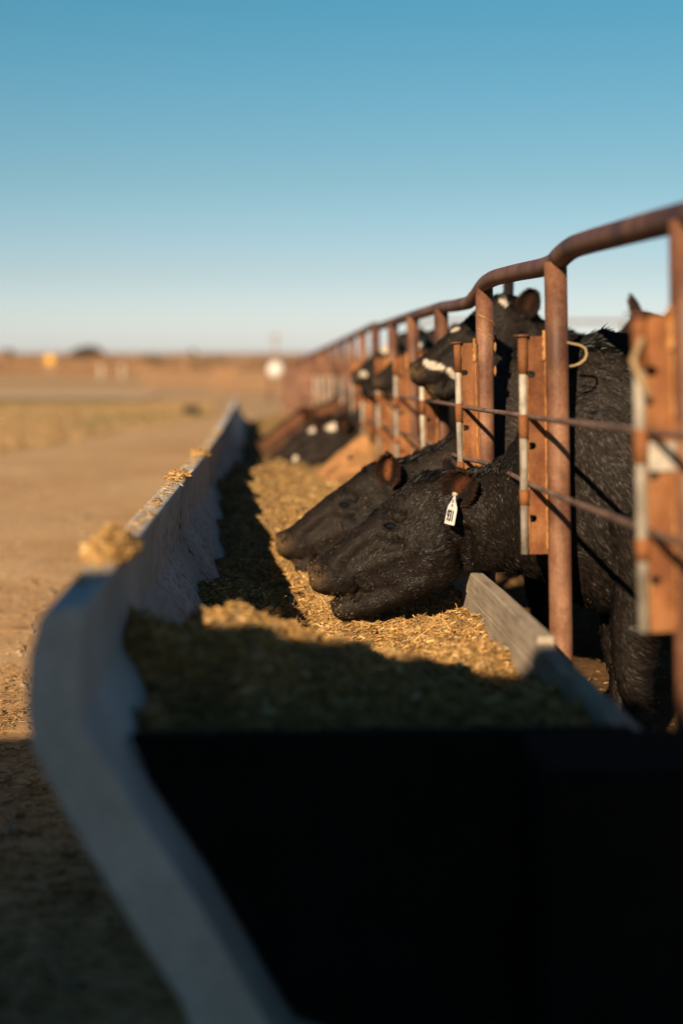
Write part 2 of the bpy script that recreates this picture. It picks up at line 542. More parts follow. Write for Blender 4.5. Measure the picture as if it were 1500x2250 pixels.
def chips(P, Nn, L, W, T, cols, tilt=0.5, spin=None):
    """thin boxes lying on a surface; returns V, F, C"""
    n = len(P)
    ang = rng.uniform(0, 2 * np.pi, n) if spin is None else spin
    d = np.stack([np.cos(ang), np.sin(ang), rng.normal(0, tilt, n)], -1)
    d /= np.linalg.norm(d, axis=1, keepdims=True)
    up = Nn + rng.normal(0, 0.45, (n, 3)); up -= d * np.sum(up * d, 1, keepdims=True)
    up /= np.linalg.norm(up, axis=1, keepdims=True)
    sd = np.cross(d, up)
    V = np.zeros((n, 8, 3))
    c = 0
    for sx in (-1, 1):
        for (sy, sz) in ((-1, -1), (1, -1), (1, 1), (-1, 1)):
            tp = 1.0 if sx < 0 else 0.72
            V[:, c] = P + d * (sx * L / 2)[:, None] + sd * (sy * tp * W / 2)[:, None] + up * (sz * T / 2)[:, None]
            c += 1
    base = np.array([[0,3,2,1],[4,5,6,7],[0,1,5,4],[1,2,6,5],[2,3,7,6],[3,0,4,7]])
    F = (np.arange(n)[:, None, None] * 8 + base[None]).reshape(-1, 4)
    C = np.repeat(cols[:, None, :], 8, 1).reshape(-1, 3)
    return V.reshape(-1, 3), F, C

def chip_cols(n, bright=1.0):
    pal = np.array([[0.52,0.33,0.12],[0.44,0.27,0.09],[0.63,0.45,0.21],[0.30,0.18,0.06],[0.40,0.27,0.09],[0.18,0.105,0.04],[0.70,0.56,0.32]])
    c = pal[rng.choice(len(pal), n, p=[.26,.24,.15,.14,.08,.08,.05])]
    return c * np.array([1.06, 0.97, 0.92]) * rng.uniform(0.85, 1.3, (n, 1)) * bright

nx = 120
ysf = np.concatenate([np.arange(2.33, 7.5, 0.012), np.arange(7.5, 24.0, 0.05)])
tt = np.linspace(0, 1, nx)
Yg = np.repeat(ysf[:, None], nx, 1)
Hl = feedH(np.full_like(ysf, -0.2), ysf)
xl = inner_x(Hl) - 0.02
Xg = xl[:, None] * (1 - tt)[None] + 0.615 * tt[None]
Hg = feedH(Xg, Yg)
Vb = np.stack([Xg + cx(Yg), Yg, Hg + CAMH + g(Yg)], -1).reshape(-1, 3)
i = (np.arange(len(ysf) - 1)[:, None] * nx + np.arange(nx - 1)[None]).reshape(-1)
Fb = np.stack([i, i + 1, i + nx + 1, i + nx], -1)

def scatter_feed(n, ya, yb, Lr, tl=0.35):
    y = rng.uniform(ya, yb, n)
    x = rng.uniform(-0.26, 0.606, n)
    H = feedH(x, y)
    ok = x > inner_x(H) + 0.004
    x, y, H = x[ok], y[ok], H[ok]
    e = 0.006
    nxn = -(feedH(x + e, y) - H) / e; nyn = -(feedH(x, y + e) - H) / e
    Nn = np.stack([nxn, nyn, np.ones_like(nxn)], -1); Nn /= np.linalg.norm(Nn, axis=1, keepdims=True)
    m = len(x)
    L = rng.lognormal(math.log(Lr), 0.62, m).clip(0.003, 0.07)
    W = np.where(L > 0.03, 0.07, 1.0) * L * rng.uniform(0.10, 0.34, m) + np.where(L > 0.03, 0.0012, 0); W = W.clip(0.0015, 0.011); T = W * 0.35
    P = np.stack([x + cx(y), y, H + CAMH + g(y)], -1) + Nn * rng.uniform(-0.001, 0.007, m)[:, None]
    return chips(P, Nn, L, W, T, chip_cols(m), tl)

sets = [scatter_feed(62000, 2.75, 5.6, 0.0125), scatter_feed(4500, 2.9, 5.4, 0.032), scatter_feed(2200, 2.6, 6.5, 0.034, 1.1), scatter_feed(1400, 2.9, 5.6, 0.022, 0.6), scatter_feed(12000, 2.33, 2.9, 0.016), scatter_feed(16000, 5.6, 9.0, 0.018), scatter_feed(9000, 9.0, 24.0, 0.03)]
Vs = [Vb]; Fs = [Fb]; Cs = [np.full((len(Vb), 3), 0.3)]; mi = [np.zeros(len(Fb))]
off = len(Vb)
for v, f, c in sets:
    Vs.append(v); Fs.append(f + off); Cs.append(c); mi.append(np.ones(len(f))); off += len(v)
me = np_mesh('chopped_feed', np.concatenate(Vs), [np.concatenate(Fs)], False, np.concatenate(Cs), np.concatenate(mi))
me.polygons.foreach_set('use_smooth', np.concatenate([np.ones(len(Fb), bool), np.zeros(len(me.polygons) - len(Fb), bool)]))
fo = link('chopped_feed', me, [M['feed'], M['chip']])
tag(fo, 'golden chopped hay and silage filling the feed bunk', 'feed', kind='stuff')

def clump(name, label, cxy, ztop, rx, ry, h, n, L):
    """a small pile of chips resting on the bunk wall"""
    r = np.sqrt(rng.uniform(0, 1, n)); a = rng.uniform(0, 2 * np.pi, n)
    x = r * np.cos(a) * rx; y = r * np.sin(a) * ry
    hh = h * (1 - r ** 1.6) * rng.uniform(0.1, 1.0, n) * (1 + 0.5 * fbm(x * 40, y * 40, 3, 2)) + 0.002
    P = np.stack([x + cxy[0], y + cxy[1], ztop + hh], -1)
    Nn = np.tile([0, 0, 1.0], (n, 1))
    Ls = rng.lognormal(math.log(L), 0.4, n).clip(0.004, 0.05)
    W = (Ls * rng.uniform(0.1, 0.3, n)).clip(0.0015, 0.006)
    V, F, C = chips(P, Nn, Ls, W, W * 0.4, chip_cols(n, 1.1), 0.5)
    return tag(link(name, np_mesh(name, V, F, False, C), M['chip']), label, 'straw clump')
lipz = lambda y: hz(-0.3345, y)
clump('straw_clump', 'golden clump of feed heaped on the near end of the tall bunk wall', (-0.296, 2.76), lipz(2.76), 0.050, 0.17, 0.048, 2600, 0.014)
clump('straw_clump', 'few pale straws lying on the bunk wall top at the joint', (-0.296, 4.86), lipz(4.86), 0.034, 0.11, 0.012, 240, 0.022)
clump('straw_clump', 'pale straw lump on the wall top past the second joint', (-0.290, 6.25), lipz(6.25), 0.036, 0.16, 0.020, 320, 0.022)
fo2 = clump('straw_clump', 'thin ragged scatter of chaff along the top of the tall bunk wall', (-0.296, 5.2), lipz(5.2), 0.032, 2.5, 0.002, 10, 0.010)
bpy.data.meshes.remove(fo2.data); n = 1500
yq = rng.uniform(2.3, 9.5, n); xq = rng.normal(-0.296, 0.014, n).clip(-0.318, -0.27) + cx(yq)
keepq = rng.uniform(0, 1, n) < 0.35 + 0.9 * np.clip(noise2(yq * 3.0, yq * 0, 8) + 0.2, 0, 1)
yq, xq = yq[keepq], xq[keepq]; n = len(yq)
Lq = rng.lognormal(math.log(0.009), 0.5, n).clip(0.003, 0.03); Wq = (Lq * 0.25).clip(0.0015, 0.005)
Vq, Fq, Cq = chips(np.stack([xq, yq, -0.3335 + CAMH + g(yq)], -1), np.tile([0, 0, 1.0], (n, 1)), Lq, Wq, Wq * 0.4, chip_cols(n, 1.0), 0.1)
fo2 = tag(link('chaff_dusting', np_mesh('chaff_dusting', Vq, Fq, False, Cq), M['chip']), 'thin ragged scatter of chaff along the top of the tall bunk wall', 'chaff')
fo2.name = 'chaff_dusting'; fo2['kind'] = 'stuff'

# ------------------------------------------------------------------ pipe fence
fence = empty('pipe_fence', (0.73, 3.63, hz(-1.07, 3.63)))
tag(fence, 'rusty pipe fence with welded divider plates along the cattle side of the bunk', 'fence')
FO = Vector(fence.location)
post_y = [1.389 + 1.1425 * k for k in range(0, 29)]
# top rail (h in photo pixels at the reference depth)
railpts = [(0.25,170),(0.40,176),(0.50,186),(0.58,196),(0.68,207),(0.728,211),(0.750,206),(0.772,197),(0.80,196),(0.87,204),(0.955,211),(0.99,209),(1.015,200),(1.04,186),(1.075,178),(1.15,183),(1.24,193),(1.475,203),(1.71,210),(1.90,214),(1.945,222),(1.99,228),(2.3,224),(3.0,214),(4,206),(5.5,200),(7.2,196)]
zs_ = np.array([p[0] for p in railpts]); hs_ = np.array([p[1] for p in railpts])
def rail_h(z): return np.interp(z, zs_, hs_) * S
def rail_piece(z0, z1, n, rad, taper=None):
    zz = np.linspace(z0, z1, n)
    k = np.ones(7) / 7
    pts = []
    for z in zz:
        hh = np.mean([rail_h(z + d) for d in (-0.012, -0.006, 0, 0.006, 0.012)])
        y = z * Z1
        pts.append(Vector((0.740 + fx(y) + float(cx(y)), y, hz(hh, y))) - FO)
    mb = MB().tube(pts, rad, 16)
    return mb.build('top_rail', M['rail'], fence)
rail_piece(0.25, 0.762, 60, 0.0285)
rail_piece(0.740, 1.052, 90, 0.0265)
rail_piece(1.03, 1.95, 120, 0.0245)
rail_piece(1.935, 3.9, 60, 0.0250)
rail_piece(3.88, 7.0, 40, 0.0250)

# plate outline with keyhole slots on its bunk-side edge (local x right, z up, origin at plate centre height)
def plate_mesh(simple=False):
    xl, xr = 0.654, 0.7165
    pts = [(xl, 0.100)]
    if not simple:
        for sz in (0.0, -0.187, -0.377):
            pts += [(xl, sz + 0.0095), (xl + 0.019, sz + 0.0095)]
            for a in range(1, 6):
                an = math.pi / 2 - math.pi * a / 6
                pts.append((xl + 0.019 + 0.0095 * math.cos(an), sz + 0.0095 * math.sin(an)))
            pts += [(xl + 0.019, sz - 0.0095), (xl, sz - 0.0095)]
    pts += [(xl, -0.470), (xr, -0.470), (xr, 0.100)]
    mb = MB().prism_y(pts, [-0.003, 0.003])
    return mb.mesh('divider_plate')
pm_full = plate_mesh(); pm_simple = plate_mesh(True)
pm_full.materials.append(M['plate']); pm_simple.materials.append(M['post'])
edge_me = MB().tube([(0.648, -0.006, -0.468), (0.6475, -0.006, 0.096)], 0.0105, 12).mesh('edge_pipe'); edge_me.materials.append(M['galv'])
def sleeve_me(a, b):
    m = MB().tube([(0.648, -0.006, a), (0.648, -0.006, b)], 0.0128, 12).mesh('sleeve'); m.materials.append(M['plate']); return m
sl1 = sleeve_me(0.002, 0.099); sl2 = sleeve_me(-0.166, -0.104); sl3 = sleeve_me(-0.340, -0.300)
cap_me = MB().tube([(0.645, -0.006, 0.0995), (0.645, -0.006, 0.1045)], 0.021, 14).mesh('end_cap'); cap_me.materials.append(M['rail'])
def weld_mesh(zlist, x, amp, r0):
    pts = []; rd = []
    for z in zlist:
        pts.append((x + random.uniform(-amp, amp), -0.004, z)); rd.append(r0 * random.uniform(0.6, 1.4))
    return MB().tube(pts, rd, 6)
wm1 = weld_mesh(np.linspace(-0.46, 0.09, 60), 0.7085, 0.0012, 0.0028).mesh('weld_seam'); wm1.materials.append(M['weld'])
wm2 = weld_mesh(np.linspace(-0.46, 0.095, 70), 0.6605, 0.0012, 0.0022).mesh('weld_seam'); wm2.materials.append(M['weld'])
wm3 = weld_mesh(np.linspace(0.035, 0.115, 12), 0.7065, 0.002, 0.0062).mesh('weld_seam'); wm3.materials.append(M['weld'])

for k, y in enumerate(post_y):
    z = y / Z1
    lean = random.uniform(-0.004, 0.006)
    top = float(rail_h(z)) - 0.008
    ox = float(cx(y)) + fx(y); oz = hz(0, y)
    xt, xb = 0.735 + lean, 0.753
    mb = MB()
    n = 16 if k < 9 else 10
    pts = [Vector((xb + (xt - xb) * q + ox, y, oz + (-1.10) * (1 - q) + top * q)) - FO for q in np.linspace(0, 1, 6)]
    mb.tube(pts, 0.0302, n)
    po = mb.build('post', M['post'], fence)
    me = pm_full if k < 9 else pm_simple
    pl = link('divider_plate', me, None, fence)
    dzp = random.uniform(-0.006, 0.006) if k not in (1, 2, 3) else 0.0
    pl.location = Vector((ox + (0 if k in (1, 2, 3) else random.uniform(-0.005, 0.005)), y - 0.004, oz + dzp)) - FO
    pl.rotation_euler = (0, R(-1.1) + random.uniform(-0.008, 0.008), R(random.uniform(-3, 3)))
    if k < 14:
        link('edge_pipe', edge_me, None, pl)
        link('sleeve', sl1, None, pl)
        if k < 8:
            link('sleeve', sl2, None, pl); link('sleeve', sl3, None, pl)
            link('end_cap', cap_me, None, pl)
            link('weld_seam', wm1, None, pl); link('weld_seam', wm2, None, pl); link('weld_seam', wm3, None, pl)
    if k == 3:      # slanting weld lines round the sharpest post
        for za, zb in ((0.225, 0.175), (0.175, 0.125)):
            m2 = MB()
            pp = []
            for q in np.linspace(-0.5, 0.5, 14):
                an = q * math.pi
                pp.append(Vector((xt + 0.004 + ox + 0.031 * math.sin(an), y - 0.031 * math.cos(an), oz + za + (zb - za) * (q + 0.5) + random.uniform(-0.001, 0.001))) - FO)
            m2.tube(pp, 0.0022, 6).build('weld_seam', M['weld'], po)
        for zz in (0.085, 0.005):
            m2 = MB().tube([Vector((xt + ox + 0.036, y - 0.008, oz + zz + d)) - FO for d in (0.0, 0.012, 0.028, 0.036)], [0.001, 0.005, 0.005, 0.001], 6)
            m2.build('weld_seam', M['weld'], po)

def rod(z0, z1, h, x, bow=None, r=0.0072):
    pts = []
    for z in np.linspace(z0, z1, 46):
        y = z * Z1
        hh = h + 0.004 * math.sin(z * 6.1) + (bow(z) if bow else 0)
        pts.append(Vector((x + fx(y) + float(cx(y)), y, hz(hh, y))) - FO)
    MB().tube(pts, r, 8).build('horizontal_rod', M['rod'], fence)
rod(0.25, 1.66, -0.098, 0.6655)
rod(1.60, 4.5, -0.098, 0.668)
rod(0.25, 1.066, -0.276, 0.6655, lambda z: 0.016 * math.exp(-((z - 0.89) / 0.09) ** 2))
rod(1.17, 4.5, -0.272, 0.6675)
# galvanised strap across the nearest divider plate
mb = MB().box(0.664, 0.79, 2.518, 2.5225, 0, 0.052)
ob = mb.build('strap', M['galv'], fence, bevel=0.001)
ob.location = -FO + Vector((0.02, 0, hz(-0.168, 2.53)))

# ------------------------------------------------------------------ cattle
HS = 0.001355      # metres per photo pixel at the first animal's head
# (top x, top y, bottom x, bottom y, half width px) along the head, muzzle to poll
HEAD = [
 (676,1250,681,1293,37), (682,1242,691,1304,47), (698,1236,714,1311,50), (722,1219,742,1314,49),
 (747,1194,784,1318,47), (784,1160,840,1332,51), (821,1130,886,1330,60), (850,1107,925,1312,66),
 (885,1077,962,1294,71), (915,1055,1000,1275,70), (948,1044,1035,1262,64)]
JAW = [(724,1328,730,1352,32), (738,1318,750,1366,40), (766,1300,790,1364,44), (800,1296,828,1353,44), (850,1270,880,1334,50), (905,1220,950,1308,54), (950,1170,1000,1278,50)]
# dents and swellings on the side of the head: (px, py, px2, py2, radius px, millimetres)
SCULPT = [
 (854,1157,854,1157,15,-5.0), (850,1134,872,1136,13,8.0), (838,1172,872,1170,10,3.5),
 (818,1190,792,1212,15,-7.0), (778,1225,758,1240,12,-4.5), (868,1197,845,1203,13,-6.0), (900,1206,850,1222,17,5.0), (828,1236,800,1244,13,3.0),
 (945,1225,930,1260,46,9.0), (1006,1165,1016,1250,15,-15.0), (905,1118,925,1135,22,-6.0),
 (777,1314,786,1300,8,-8.0), (788,1283,778,1272,8,-4.0), (768,1275,752,1270,10,4.0), (700,1256,697,1250,8,-19.0), (706,1262,712,1245,7,4.5),
 (726,1262,740,1290,18,4.0), (820,1265,852,1302,14,-4.5), (885,1290,925,1275,16,3.0), (866,1230,880,1262,14,-3.0),
 (935,1072,948,1086,18,5.0), (862,1172,905,1196,12,4.0), (742,1226,790,1188,13,3.0), (735,1298,765,1304,9,2.4)]

def sec_world(T, B, hw, yc, kt=2.2, kb=2.2):
    return dict(T=np.array(T, float), B=np.array(B, float), hw=hw, y=yc, kt=kt, kb=kb)

def interp_secs(secs, sub):
    """Catmull-Rom through the section parameters"""
    arr = np.array([np.r_[s['T'], s['B'], s['hw'], s['y'], s['kt'], s['kb']] for s in secs])
    out = []
    n = len(arr)
    for i in range(n - 1):
        p0 = arr[max(0, i-1)]; p1 = arr[i]; p2 = arr[i+1]; p3 = arr[min(n-1, i+2)]
        for t in np.linspace(0, 1, sub, endpoint=False):
            out.append(0.5 * ((2*p1) + (-p0+p2)*t + (2*p0-5*p1+4*p2-p3)*t*t + (-p0+3*p1-3*p2+p3)*t**3))
    out.append(arr[-1])
    return np.array(out)

def loft(mb, secs, n=36, sub=4):
    A = interp_secs(secs, sub)
    C = (A[:, :2] + A[:, 2:4]) / 2
    plan = np.stack([C[:, 0], A[:, 5]], -1)
    V = []; F = []
    m = len(A)
    for i in range(m):
        T = A[i, :2]; B = A[i, 2:4]; c = (T + B) / 2; up = (T - B) / 2
        d = plan[min(m-1, i+1)] - plan[max(0, i-1)]
        d = d / (np.linalg.norm(d) + 1e-9)
        lat = np.array([-d[1], d[0]]) * (1 if d[0] >= 0 else -1)   # (x,y)
        for k in range(n):
            a = 2 * math.pi * k / n
            ca, sa = math.cos(a), math.sin(a)
            e = A[i, 6] if sa >= 0 else A[i, 7]
            q = (abs(ca) ** e + abs(sa) ** e) ** (-1 / e)
            l = q * ca * max(0.004, A[i, 4]); u = q * sa
            V.append((c[0] + up[0]*u + lat[0]*l, A[i, 5] + lat[1]*l, c[1] + up[1]*u))
    for i in range(m - 1):
        for k in range(n):
            F.append((i*n+k, i*n+(k+1) % n, (i+1)*n+(k+1) % n, (i+1)*n+k))
    b = len(mb.v)
    mb.add(V, F, True)
    mb.f.append(tuple(b + k for k in range(n))[::-1]); mb.sm.append(True)
    mb.f.append(tuple(b + (m-1)*n + k for k in range(n))); mb.sm.append(True)

def voxel(mb, size, smooth_it=4):
    me = mb.mesh('tmp_cow')
    o = bpy.data.objects.new('tmp_cow', me); col.objects.link(o)
    md = o.modifiers.new('r', 'REMESH'); md.mode = 'VOXEL'; md.voxel_size = size; md.use_smooth_shade = True
    sm = o.modifiers.new('s', 'SMOOTH'); sm.factor = 0.5; sm.iterations = smooth_it
    dg = bpy.context.evaluated_depsgraph_get()
    res = bpy.data.meshes.new_from_object(o.evaluated_get(dg))
    bpy.data.objects.remove(o); bpy.data.meshes.remove(me)
    return res

def hide_mat(name, attr=True):
    m, t, p = attr_mat(name, 0.7, 0.2)
    n1 = noise(t, coords(t), 130, 5, 0.7); n2 = noise(t, coords(t), 9, 4)
    a = p.inputs['Base Color'].links[0].from_socket
    c = mixc(t, 0.8, a, ramp(t, n1, [(0.3, (0.55, 0.55, 0.55)), (0.7, (1.5, 1.45, 1.4))]), 'MULTIPLY')
    c = mixc(t, 0.7, c, ramp(t, n2, [(0.35, (0.75, 0.75, 0.75)), (0.7, (1.35, 1.25, 1.15))]), 'MULTIPLY')
    t.links.new(c, p.inputs['Base Color'])
    bump(t, p, n1, 0.5, 0.003)
    return m
M['hide'] = hide_mat('cattle_hide')
def fur_mat():
    m, t, p = attr_mat('cattle_fur', 0.50, 0.42)
    a = t.nodes.new('ShaderNodeAttribute'); a.attribute_name = 'Nrm'
    v = t.nodes.new('ShaderNodeVectorMath'); v.operation = 'NORMALIZE'
    tr_ = t.nodes.new('ShaderNodeVectorTransform'); tr_.vector_type = 'NORMAL'; tr_.convert_from = 'OBJECT'; tr_.convert_to = 'WORLD'
    t.links.new(a.outputs['Vector'], tr_.inputs[0]); t.links.new(tr_.outputs[0], v.inputs[0]); t.links.new(v.outputs[0], p.inputs['Normal'])
    return m
M['fur'] = fur_mat()
M['earfur'] = attr_mat('ear_hide', 0.6, 0.3)[0]
M['eye'] = plain('dark_eye', (0.006, 0.007, 0.010), 0.06, 0.8)
M['lid'] = plain('eyelid_skin', (0.016, 0.012, 0.010), 0.7, 0.12)
M['horn'] = plain('hoof_horn', (0.06, 0.045, 0.03), 0.6)
M['nostril'] = plain('nostril_dark', (0.006, 0.005, 0.004), 0.8)

BLACK = np.array([0.0135, 0.0096, 0.0074])
BROWN = np.array([0.20, 0.085, 0.040])
TAN = np.array([0.33, 0.175, 0.075])
RED = np.array([0.13, 0.055, 0.026])
WHITE = np.array([0.62, 0.55, 0.46])

class Cow:
    """meshes of one pose, in world coordinates minus the origin"""
    pass

def make_pose(mx, mz, yh, body, vox, yaw=None, jaw_close=0.0, rot=0.0, legx=(0.12, 1.18), ground=-1.07):
    """mx,mz: muzzle tip (X,H); yh(xpx): lateral y along head; body: list of neck and body sections"""
    P = Cow()
    cr, sr = math.cos(rot), math.sin(rot)
    def hp(px, py):
        a = (px - 677) * HS; b = (1263 - py) * HS
        return (mx + a*cr - b*sr, mz + a*sr + b*cr)
    P.hp = hp; P.yh = yh
    mb = MB()
    secs = []
    for i, (tx, ty, bx, by, hw) in enumerate(HEAD):
        T = hp(tx, ty); B = hp(bx, by)
        kt = 2.5 if i < 3 else 2.3; kb = 2.4 if i < 3 else 2.1
        secs.append(sec_world(T, B, hw * HS, yh(tx), kt, kb))
    secs += body
    loft(mb, secs, 40, 4)
    js = []
    for (tx, ty, bx, by, hw) in JAW:
        c = jaw_close * max(0, (900 - tx) / 180)
        js.append(sec_world(hp(tx, ty - c), hp(bx, by - c), hw * HS, yh(tx), 2.2, 2.2))
    loft(mb, js, 28, 4)
    # legs
    bx0 = body[-9]['T'][0]
    yb = body[-5]['y']
    for s in (-1, 1):
        x = bx0 + legx[0] + 0.02 * s; y = body[-8]['y'] + s * 0.145
        ch = [(x + 0.02, -0.36, 0.13), (x + 0.03, -0.55, 0.095), (x - 0.005, -0.68, 0.062), (x - 0.01, -0.77, 0.050), (x, -0.86, 0.034), (x, -0.965, 0.037), (x - 0.015, -1.01, 0.036), (x - 0.03, -1.062, 0.050)]
        mb.tube([(a, y, b) for a, b, r in ch], [r for a, b, r in ch], 14)
        x = bx0 + legx[1] + 0.03 * s; y = yb + s * 0.17
        ch = [(x - 0.02, -0.25, 0.19), (x - 0.05, -0.45, 0.15), (x - 0.02, -0.58, 0.10), (x + 0.08, -0.70, 0.060), (x + 0.10, -0.76, 0.050), (x + 0.08, -0.86, 0.036), (x + 0.06, -0.965, 0.038), (x + 0.04, -1.01, 0.036), (x + 0.025, -1.062, 0.052)]
        mb.tube([(a, y, b) for a, b, r in ch], [r for a, b, r in ch], 14)
    # tail
    e = body[-2]
    tx = e['T'][0] + 0.03; tz = e['T'][1]
    mb.tube([(tx - 0.06, e['y'], tz - 0.03), (tx + 0.04, e['y'], tz - 0.10), (tx + 0.07, e['y'], tz - 0.35), (tx + 0.06, e['y'], tz - 0.65), (tx + 0.06, e['y'], tz - 0.80)], [0.035, 0.026, 0.018, 0.024, 0.012], 10)
    me = voxel(mb, vox, 2)
    nv = len(me.vertices)
    V = np.zeros(nv * 3, np.float32); me.vertices.foreach_get('co', V); V = V.reshape(-1, 3).astype(float)
    Nn = np.zeros(nv * 3, np.float32); me.vertices.foreach_get('normal', Nn) if False else None
    Nn = np.array([v.normal[:] for v in me.vertices])
    for (ax, ay, bx, by, r, mm) in SCULPT:
        a = np.array(hp(ax, ay)); b = np.array(hp(bx, by)); d = b - a; L2 = max(1e-9, d @ d)
        q = V[:, [0, 2]] - a
        t = np.clip((q @ d) / L2, 0, 1) if L2 > 1e-8 else np.zeros(nv)
        dist = np.linalg.norm(q - t[:, None] * d, axis=1)
        wgt = np.exp(-(dist / (r * HS)) ** 2) * np.clip((np.abs(Nn[:, 1]) - 0.1) / 0.5, 0, 1)
        V += Nn * (wgt * mm * 0.0016)[:, None]
    # folds along the neck, gentle unevenness everywhere
    V += Nn * (0.0045 * fbm(V[:, 0] * 9 + V[:, 1] * 5, V[:, 2] * 9, 77, 3) + 0.0016 * fbm(V[:, 0] * 38 + V[:, 1] * 9, V[:, 2] * 30, 78, 3))[:, None]
    me.vertices.foreach_set('co', V.astype(np.float32).reshape(-1)); me.update()
    P.me = me; P.V = V
    P.bvh = BVHTree.FromPolygons([tuple(v) for v in V], [tuple(p.vertices) for p in me.polygons])
    return P

def side_hit(P, px, py, side):
    x, z = P.hp(px, py); y = P.yh(px)
    h = P.bvh.ray_cast(Vector((x, y + side * 0.6, z)), Vector((0, -side, 0)))
    return h[0], h[1]

def paint(P, V, base, white=None, seed=1):
    n = len(V)
    c = np.tile(base, (n, 1))
    k = 1 + 0.5 * fbm(V[:, 0] * 6, V[:, 2] * 6 + V[:, 1] * 3, seed, 3)
    c = c * np.clip(k, 0.55, 1.6)[:, None]
    # muzzle: bare dusty skin
    m = np.array(P.hp(684, 1270))
    d = np.linalg.norm(V[:, [0, 2]] - m, axis=1)
    wq = np.clip(1.25 - d / (34 * HS), 0, 1)[:, None]
    c = c * (1 - wq) + np.array([0.075, 0.047, 0.024]) * wq
    if white is not None:
        for (px, py, px2, py2, r) in white:
            a = np.array(P.hp(px, py)); b = np.array(P.hp(px2, py2)); dd = b - a; L2 = dd @ dd
            q = V[:, [0, 2]] - a
            t = np.clip((q @ dd) / max(L2, 1e-9), 0, 1)
            dist = np.linalg.norm(q - t[:, None] * dd, axis=1) + 0.014 * fbm(V[:, 0] * 40, V[:, 2] * 40, 5, 3)
            ww = np.clip((r * HS - dist) / 0.004, 0, 1)[:, None]
            c = c * (1 - ww) + WHITE * ww
    return c

def fur_mesh(P, cols, n, xmax, lenf, wid=0.0007, seed=0):
    me = P.me
    me.calc_loop_triangles()
    nt_ = len(me.loop_triangles)
    tri = np.zeros(nt_ * 3, np.int32); me.loop_triangles.foreach_get('vertices', tri); tri = tri.reshape(-1, 3)
    A, B, C = P.V[tri[:, 0]], P.V[tri[:, 1]], P.V[tri[:, 2]]
    cr = np.cross(B - A, C - A); area = np.linalg.norm(cr, axis=1) / 2
    nr = cr / (2 * area[:, None] + 1e-12)
    cen = (A + B + C) / 3
    xm = P.hp(677, 1263)[0]
    rel = cen[:, 0] - xm
    wgt = area * np.where(rel < xmax, 1, 0) * np.where(rel < 0.5, 2.6, 1.0) * np.where(rel < 0.028, 0.0, 1.0)
    wgt = wgt * np.where(nr[:, 1] > 0.6, 0.25, 1.0)
    idx = rng.choice(nt_, n, p=wgt / wgt.sum())
    u = rng.uniform(0, 1, n); v = rng.uniform(0, 1, n); fl = u + v > 1; u[fl] = 1 - u[fl]; v[fl] = 1 - v[fl]
    Pp = A[idx] + (B[idx] - A[idx]) * u[:, None] + (C[idx] - A[idx]) * v[:, None]
    nn = nr[idx]; rel = Pp[:, 0] - xm
    hd = np.array([P.hp(960, 1045)[0] - xm, 0, P.hp(960, 1045)[1] - P.hp(677, 1263)[1]]); hd /= np.linalg.norm(hd)
    bd = np.array([0.75, 0, -0.65])
    k = np.clip((rel - 0.30) / 0.25, 0, 1)[:, None]
    comb = hd * (1 - k) + bd * k
    sw = fbm(Pp[:, 0] * 11, Pp[:, 2] * 11, 91 + seed, 3)
    comb = comb + np.stack([0 * sw, 0 * sw, 1.1 * sw], -1)
    comb = comb - nn * np.sum(comb * nn, 1, keepdims=True)
    comb /= (np.linalg.norm(comb, axis=1, keepdims=True) + 1e-9)
    cl1 = fbm(Pp[:, 0] * 55 + Pp[:, 1] * 31, Pp[:, 2] * 55, 191 + seed, 3); cl2 = fbm(Pp[:, 0] * 48 + 7, Pp[:, 2] * 48 + Pp[:, 1] * 29, 291 + seed, 2)
    tn = np.cross(nn, comb)
    comb = comb + tn * (0.6 * cl2)[:, None]
    lift = np.clip(0.24 + 0.22 * k[:, 0] * rng.uniform(0, 1, n) + 0.30 * cl1, 0.05, 1)
    d = comb + nn * lift[:, None] + rng.normal(0, 0.16, (n, 3))
    d /= np.linalg.norm(d, axis=1, keepdims=True)
    L = lenf(rel, Pp, nn) * rng.uniform(0.6, 1.3, n) * np.clip(1 + 0.9 * cl2, 0.6, 1.6)
    sd = np.cross(d, nn + rng.normal(0, 0.5, (n, 3))); sd /= (np.linalg.norm(sd, axis=1, keepdims=True) + 1e-9)
    wv = wid * rng.uniform(0.7, 1.5, n)
    b0 = Pp - nn * 0.0008
    Vh = np.zeros((n, 4, 3))
    Vh[:, 0] = b0 - sd * wv[:, None]; Vh[:, 1] = b0 + sd * wv[:, None]
    bend = d * 0.55 * L[:, None]
    Vh[:, 2] = b0 + bend + sd * (wv * 0.8)[:, None]
    Vh[:, 3] = b0 + d * L[:, None] - nn * (L * 0.12)[:, None]
    F = (np.arange(n)[:, None] * 4 + np.array([[0, 1, 2, 3]]))
    cc = cols[tri[idx, 0]] * rng.uniform(0.6, 1.5, (n, 1)) * np.clip(1 + 0.7 * cl1, 0.5, 1.6)[:, None]
    tipb = rng.uniform(0, 1, n) < 0.14
    dark = cols[tri[idx, 0]].mean(1) < 0.05
    cc = np.where((tipb & dark)[:, None], np.array([0.045, 0.026, 0.016]) * rng.uniform(0.6, 1.4, (n, 1)), cc)
    C4 = np.repeat(cc[:, None], 4, 1).reshape(-1, 3)
    fm = np_mesh('fur', Vh.reshape(-1, 3), F.astype(np.int32), False, C4)
    an_ = nn + rng.normal(0, 0.30, (n, 3)) + d * 0.20 + tn * (0.28 * cl2)[:, None] + comb * (0.22 * cl1)[:, None]
    an_ /= np.linalg.norm(an_, axis=1, keepdims=True)
    at = fm.attributes.new('Nrm', 'FLOAT_VECTOR', 'POINT')
    at.data.foreach_set('vector', np.repeat(an_[:, None], 4, 1).astype(np.float32).reshape(-1))
    return fm

